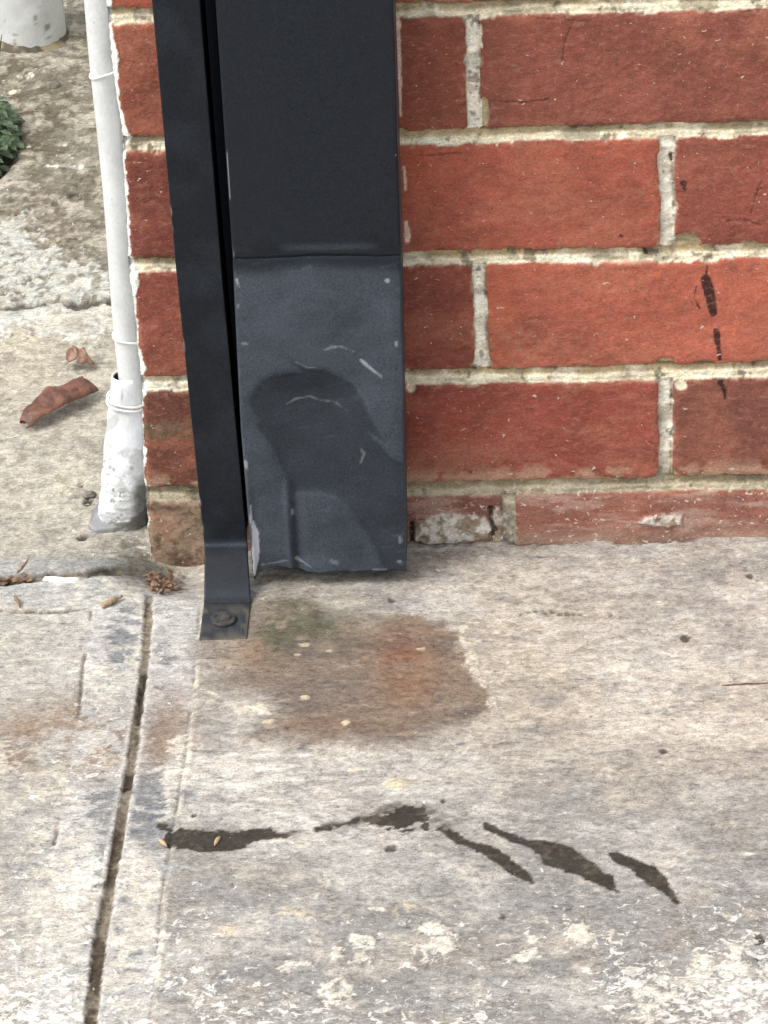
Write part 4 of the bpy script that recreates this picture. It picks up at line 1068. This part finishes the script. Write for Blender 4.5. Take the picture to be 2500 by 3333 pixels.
# ================================================================== LEAVES, PLANT, LITTER
def curled_leaf(name, a, b, w, mat, label, turns=0.62, seed=1, holes=0.0, lift=0.004):
    """a dry leaf rolled about its long axis from a to b (ground points)"""
    A_ = Vector((a[0], a[1], 0)); B_ = Vector((b[0], b[1], 0)); ax = (B_ - A_); L = ax.length; ax.normalize()
    side = Vector((-ax.y, ax.x, 0)); n, m_ = 60, 40
    T = np.linspace(0, 1, n)[:, None] * np.ones((1, m_)); Vv = np.linspace(-1, 1, m_)[None] * np.ones((n, 1))
    prof = np.interp(T, [0, .08, .25, .5, .72, .9, 1], [.42, .66, .92, 1.0, .86, .84, .74])
    prof = prof * (1 + .10 * fbm(T * .1, T * 0 + seed, .02, 700 + seed, 3))
    ang = Vv * math.pi * turns * (1 + .10 * np.sin(T * 5 + seed)) + .25 + .2 * np.sin(T * 4)
    rad = w * prof * (.55 + .25 * np.cos(Vv * 2.2 + T * 2)) + .0004 * fbm(T * .1, Vv * .02, .01, 710 + seed, 3)
    ragg = .05 * fbm(T * .2, Vv * 0 + .3, .02, 720 + seed, 3)
    s_ = T * L + (np.abs(Vv) ** 2) * .004 * np.sin(T * 9 + Vv)
    cx = rad * np.sin(ang); hump = w * prof * .95
    cz = hump - rad * (1 - np.cos(ang)) * .62 + lift * .2 + .0012 * np.sin(T * 14) * (Vv > 0) + .0010 * fbm(T * .1, Vv * .02, .012, 730 + seed, 4)
    X = A_.x + ax.x * s_ + side.x * cx; Y = A_.y + ax.y * s_ + side.y * cx; Z = cz
    Z = np.maximum(Z, .0008)
    me = grid_mesh(name, X, Y, Z)
    o = link(name, me, mat)
    s = o.modifiers.new('s', 'SOLIDIFY'); s.thickness = .0004
    tag(o, label, 'leaf')
    return o
curled_leaf('dry_leaf', G(84, 1405), G(278, 1282), .0180, M_DRY, 'large curled reddish-brown dead leaf lying left of the white sleeve', .66, 1)
curled_leaf('dry_leaf', G(222, 1200), G(280, 1188), .0165, M_DRY2, 'small folded brown leaf scrap just above the large curled leaf', .55, 3, lift=.002)

def build_plant():
    c = (-.4560, .640)
    root = empty('plant', (c[0], c[1], 0))
    tag(root, 'small dark green leafy plant growing from a hole in the concrete at the left edge', 'plant')
    bm = bmesh.new(); st = bmesh.new(); R = random.Random(5)
    for k in range(190):
        a = R.uniform(0, 2 * math.pi); q0 = math.sqrt(R.random())
        x = c[0] + .026 * q0 * math.cos(a); y = c[1] + .066 * q0 * math.sin(a); z = R.uniform(-.006, .030) * (1.15 - .75 * q0 ** 2)
        p = Vector((x, y, z))
        d = Vector((math.cos(a) + R.uniform(-.6, .6), math.sin(a) * .6 + R.uniform(-.9, .3), R.uniform(-.3, .5))).normalized()
        s = d.cross(Vector((0, 0, 1))).normalized(); up = s.cross(d).normalized()
        L = R.uniform(.008, .015); wd = L * R.uniform(.30, .45)
        mid = []
        for t, ww, dr in [(0, .05, 0), (.25, .8, .05), (.5, 1, .02), (.75, .75, -.08), (1, .03, -.25)]:
            q = p + d * L * t + up * L * dr
            mid.append([bm.verts.new(q + s * wd * ww), bm.verts.new(q - up * L * .07), bm.verts.new(q - s * wd * ww)])
        for u, v in zip(mid, mid[1:]):
            bm.faces.new((u[0], u[1], v[1], v[0])); bm.faces.new((u[1], u[2], v[2], v[1]))
        if k % 7 == 0:
            tube_bm(st, [(x * .4 + c[0] * .6, y * .4 + c[1] * .6, -.012), (x * .7 + c[0] * .3, y * .7 + c[1] * .3, z * .5), tuple(p)], [.0008, .0007, .0004], 5)
    for x0, y0, x1, z1 in [(.010, .03, .020, .085), (.002, .04, .006, .075), (.016, .00, .010, .05)]:
        pr = None
        for t in np.linspace(0, 1, 12):
            q = Vector((c[0] + x0 + (x1 - x0) * t ** 2, c[1] + y0 + .004 * t, z1 * t)); ww = .0018 * (1 - t) + .0003
            cur = (bm.verts.new(q + Vector((ww, 0, 0))), bm.verts.new(q - Vector((ww, .0008, 0))))
            if pr: bm.faces.new((pr[0], pr[1], cur[1], cur[0]))
            pr = cur
    from_bm('foliage', bm, M_GREEN, root)
    from_bm('stem', st, M_TWIG, root)
build_plant()

def litter():
    bm = bmesh.new(); R = random.Random(3)
    def flake(x, y, z, s):
        a = R.uniform(0, 6.28); tx, ty = R.uniform(-.7, .7), R.uniform(-.7, .7)
        n = R.choice((4, 5, 6)); el_ = R.uniform(.3, .9); vs = []
        for k in range(n):
            b = a + 2 * math.pi * k / n; r = s * R.uniform(.6, 1.1); dx = r * math.cos(b); dy = r * math.sin(b) * el_
            vs.append(bm.verts.new((x + dx * math.cos(a) - dy * math.sin(a), y + dx * math.sin(a) + dy * math.cos(a), max(z + tx * dx + ty * dy, -.02))))
        bm.faces.new(vs)
    for k in range(240):
        px = R.gauss(525, 30); py = R.gauss(1898, 24)
        if px < 475 or px > 605: continue
        p = G(px, py, -.008); dip = -.016 * math.exp(-(((p[0] + .238) / .034) ** 2 + ((p[1] + .012) / .036) ** 2))
        flake(p[0], p[1], dip + R.uniform(.001, .005), R.uniform(.0008, .0030))
    for k in range(50):
        px = R.uniform(0, 110); p = G(px, 1880 + R.gauss(5, 5)); flake(p[0], p[1], R.uniform(-.004, .001), R.uniform(.001, .0035))
    for k in range(70):
        t = R.random(); p = G(484 + (300 - 484) * t + R.gauss(0, 4), 1990 + 1330 * t ** 1.0); gx = np.interp(p[1], [-.5, -.054], [-.2553, -.2582])
        flake(gx + R.gauss(0, .0012), p[1], R.uniform(-.005, -.0015), R.uniform(.0006, .0016))
    o = from_bm('leaf_litter', bm, M_TWIG, None, smooth=False)
    tag(o, 'brown crumbs of dead leaf heaped at the corner and in the joints', 'leaf litter', kind='stuff')
litter()

def twig(name, pts, rad, mat, label, cat, flat=1.0):
    bm = bmesh.new(); P = []
    for px, py, z in pts:
        g = G(px, py); P.append((g[0], g[1], z))
    n = len(P); Q = []
    for i in range(n - 1):
        for k in range(6):
            t = k / 6; Q.append(tuple(P[i][j] + (P[i + 1][j] - P[i][j]) * t + (random.uniform(-1, 1) * rad * .25) for j in range(3)))
    Q.append(P[-1])
    m_ = len(Q); tube_bm(bm, Q, [rad * (.35 + .65 * math.sin(math.pi * min(1, (i + 1) / m_ * .9 + .08))) for i in range(m_)], 8)
    o = from_bm(name, bm, mat); tag(o, label, cat); return o
twig('twig', [(58, 1872, .002), (80, 1862, .005), (98, 1852, .009)], .0010, M_TWIG, 'short brown twig poking out of the joint at the left edge', 'twig')
twig('twig', [(48, 1952, .003), (56, 1965, .0035), (66, 1985, .002)], .0013, M_TWIG, 'hooked dark brown twig on the thin crack at the left edge', 'twig')
twig('leaf_sliver', [(332, 1982, .0014), (360, 1965, .0022), (398, 1946, .0014)], .0022, M_STRAW, 'thin tan leaf sliver lying between the joint and the wall corner', 'leaf sliver')
twig('pine_needle', [(2350, 2236, .001), (2430, 2233, .0022), (2520, 2228, .001)], .0006, M_TWIG, 'thin brown needle on the concrete at the right edge', 'pine needle')
def chip_obj(name, poly, h, mat, label, cat):
    bm = bmesh.new(); P = [G(*p) for p in poly]
    c = np.mean(P, 0)
    t = [bm.verts.new((c[0] + (p[0] - c[0]) * .86, c[1] + (p[1] - c[1]) * .86, h * random.uniform(.8, 1.2))) for p in P]
    b = [bm.verts.new((p[0], p[1], -.001)) for p in P]
    bm.faces.new(t)
    for k in range(len(P)): bm.faces.new((t[k], b[k], b[(k + 1) % len(P)], t[(k + 1) % len(P)]))
    bmesh.ops.recalc_face_normals(bm, faces=bm.faces)
    o = from_bm(name, bm, mat, smooth=False, bev=.0004); tag(o, label, cat); return o
chip_obj('paint_chip', [(136, 1884), (170, 1882), (215, 1886), (252, 1884), (266, 1890), (246, 1898), (200, 1899), (160, 1897)], .0022, M_CHIP, 'long white paint chip lying in the joint left of the corner', 'paint chip')
def seed_obj(px, py, ang, label):
    g = G(px, py); bm = bmesh.new()
    L = .0046
    tube_bm(bm, [(g[0] + math.cos(ang) * L * t, g[1] + math.sin(ang) * L * t, .0008 + .0006 * (1 - t * t)) for t in np.linspace(-1, 1, 9)], [.0003, .0008, .0012, .0014, .00145, .0014, .0012, .0008, .0003], 10)
    o = from_bm('seed', bm, M_STRAW); tag(o, label, 'seed')
seed_obj(708, 2741, 1.25, 'pale brown husk standing out on the dark patch')
seed_obj(530, 2748, -.9, 'pale brown husk at the left end of the dark patch, by the joint')
def pebble(px, py, r, label, mat=M_STONE, sq=.6):
    g = G(px, py); bm = bmesh.new(); bmesh.ops.create_icosphere(bm, subdivisions=3, radius=r)
    for v in bm.verts:
        n = v.co.normalized(); k = 1 + .18 * math.sin(n.x * 5 + px) * math.cos(n.y * 4 + py) + .10 * math.sin(n.z * 9 + px)
        v.co = Vector((v.co.x * k * 1.2, v.co.y * k, v.co.z * k * sq))
        v.co += Vector((g[0], g[1], r * sq * .55))
    o = from_bm('pebble', bm, mat); tag(o, label, 'pebble')
pebble(172, 284, .0052, 'small dark pebble on the far mossy concrete below the thick white pipe')
pebble(290, 1615, .0038, 'small grey stone against the left foot of the white sleeve')
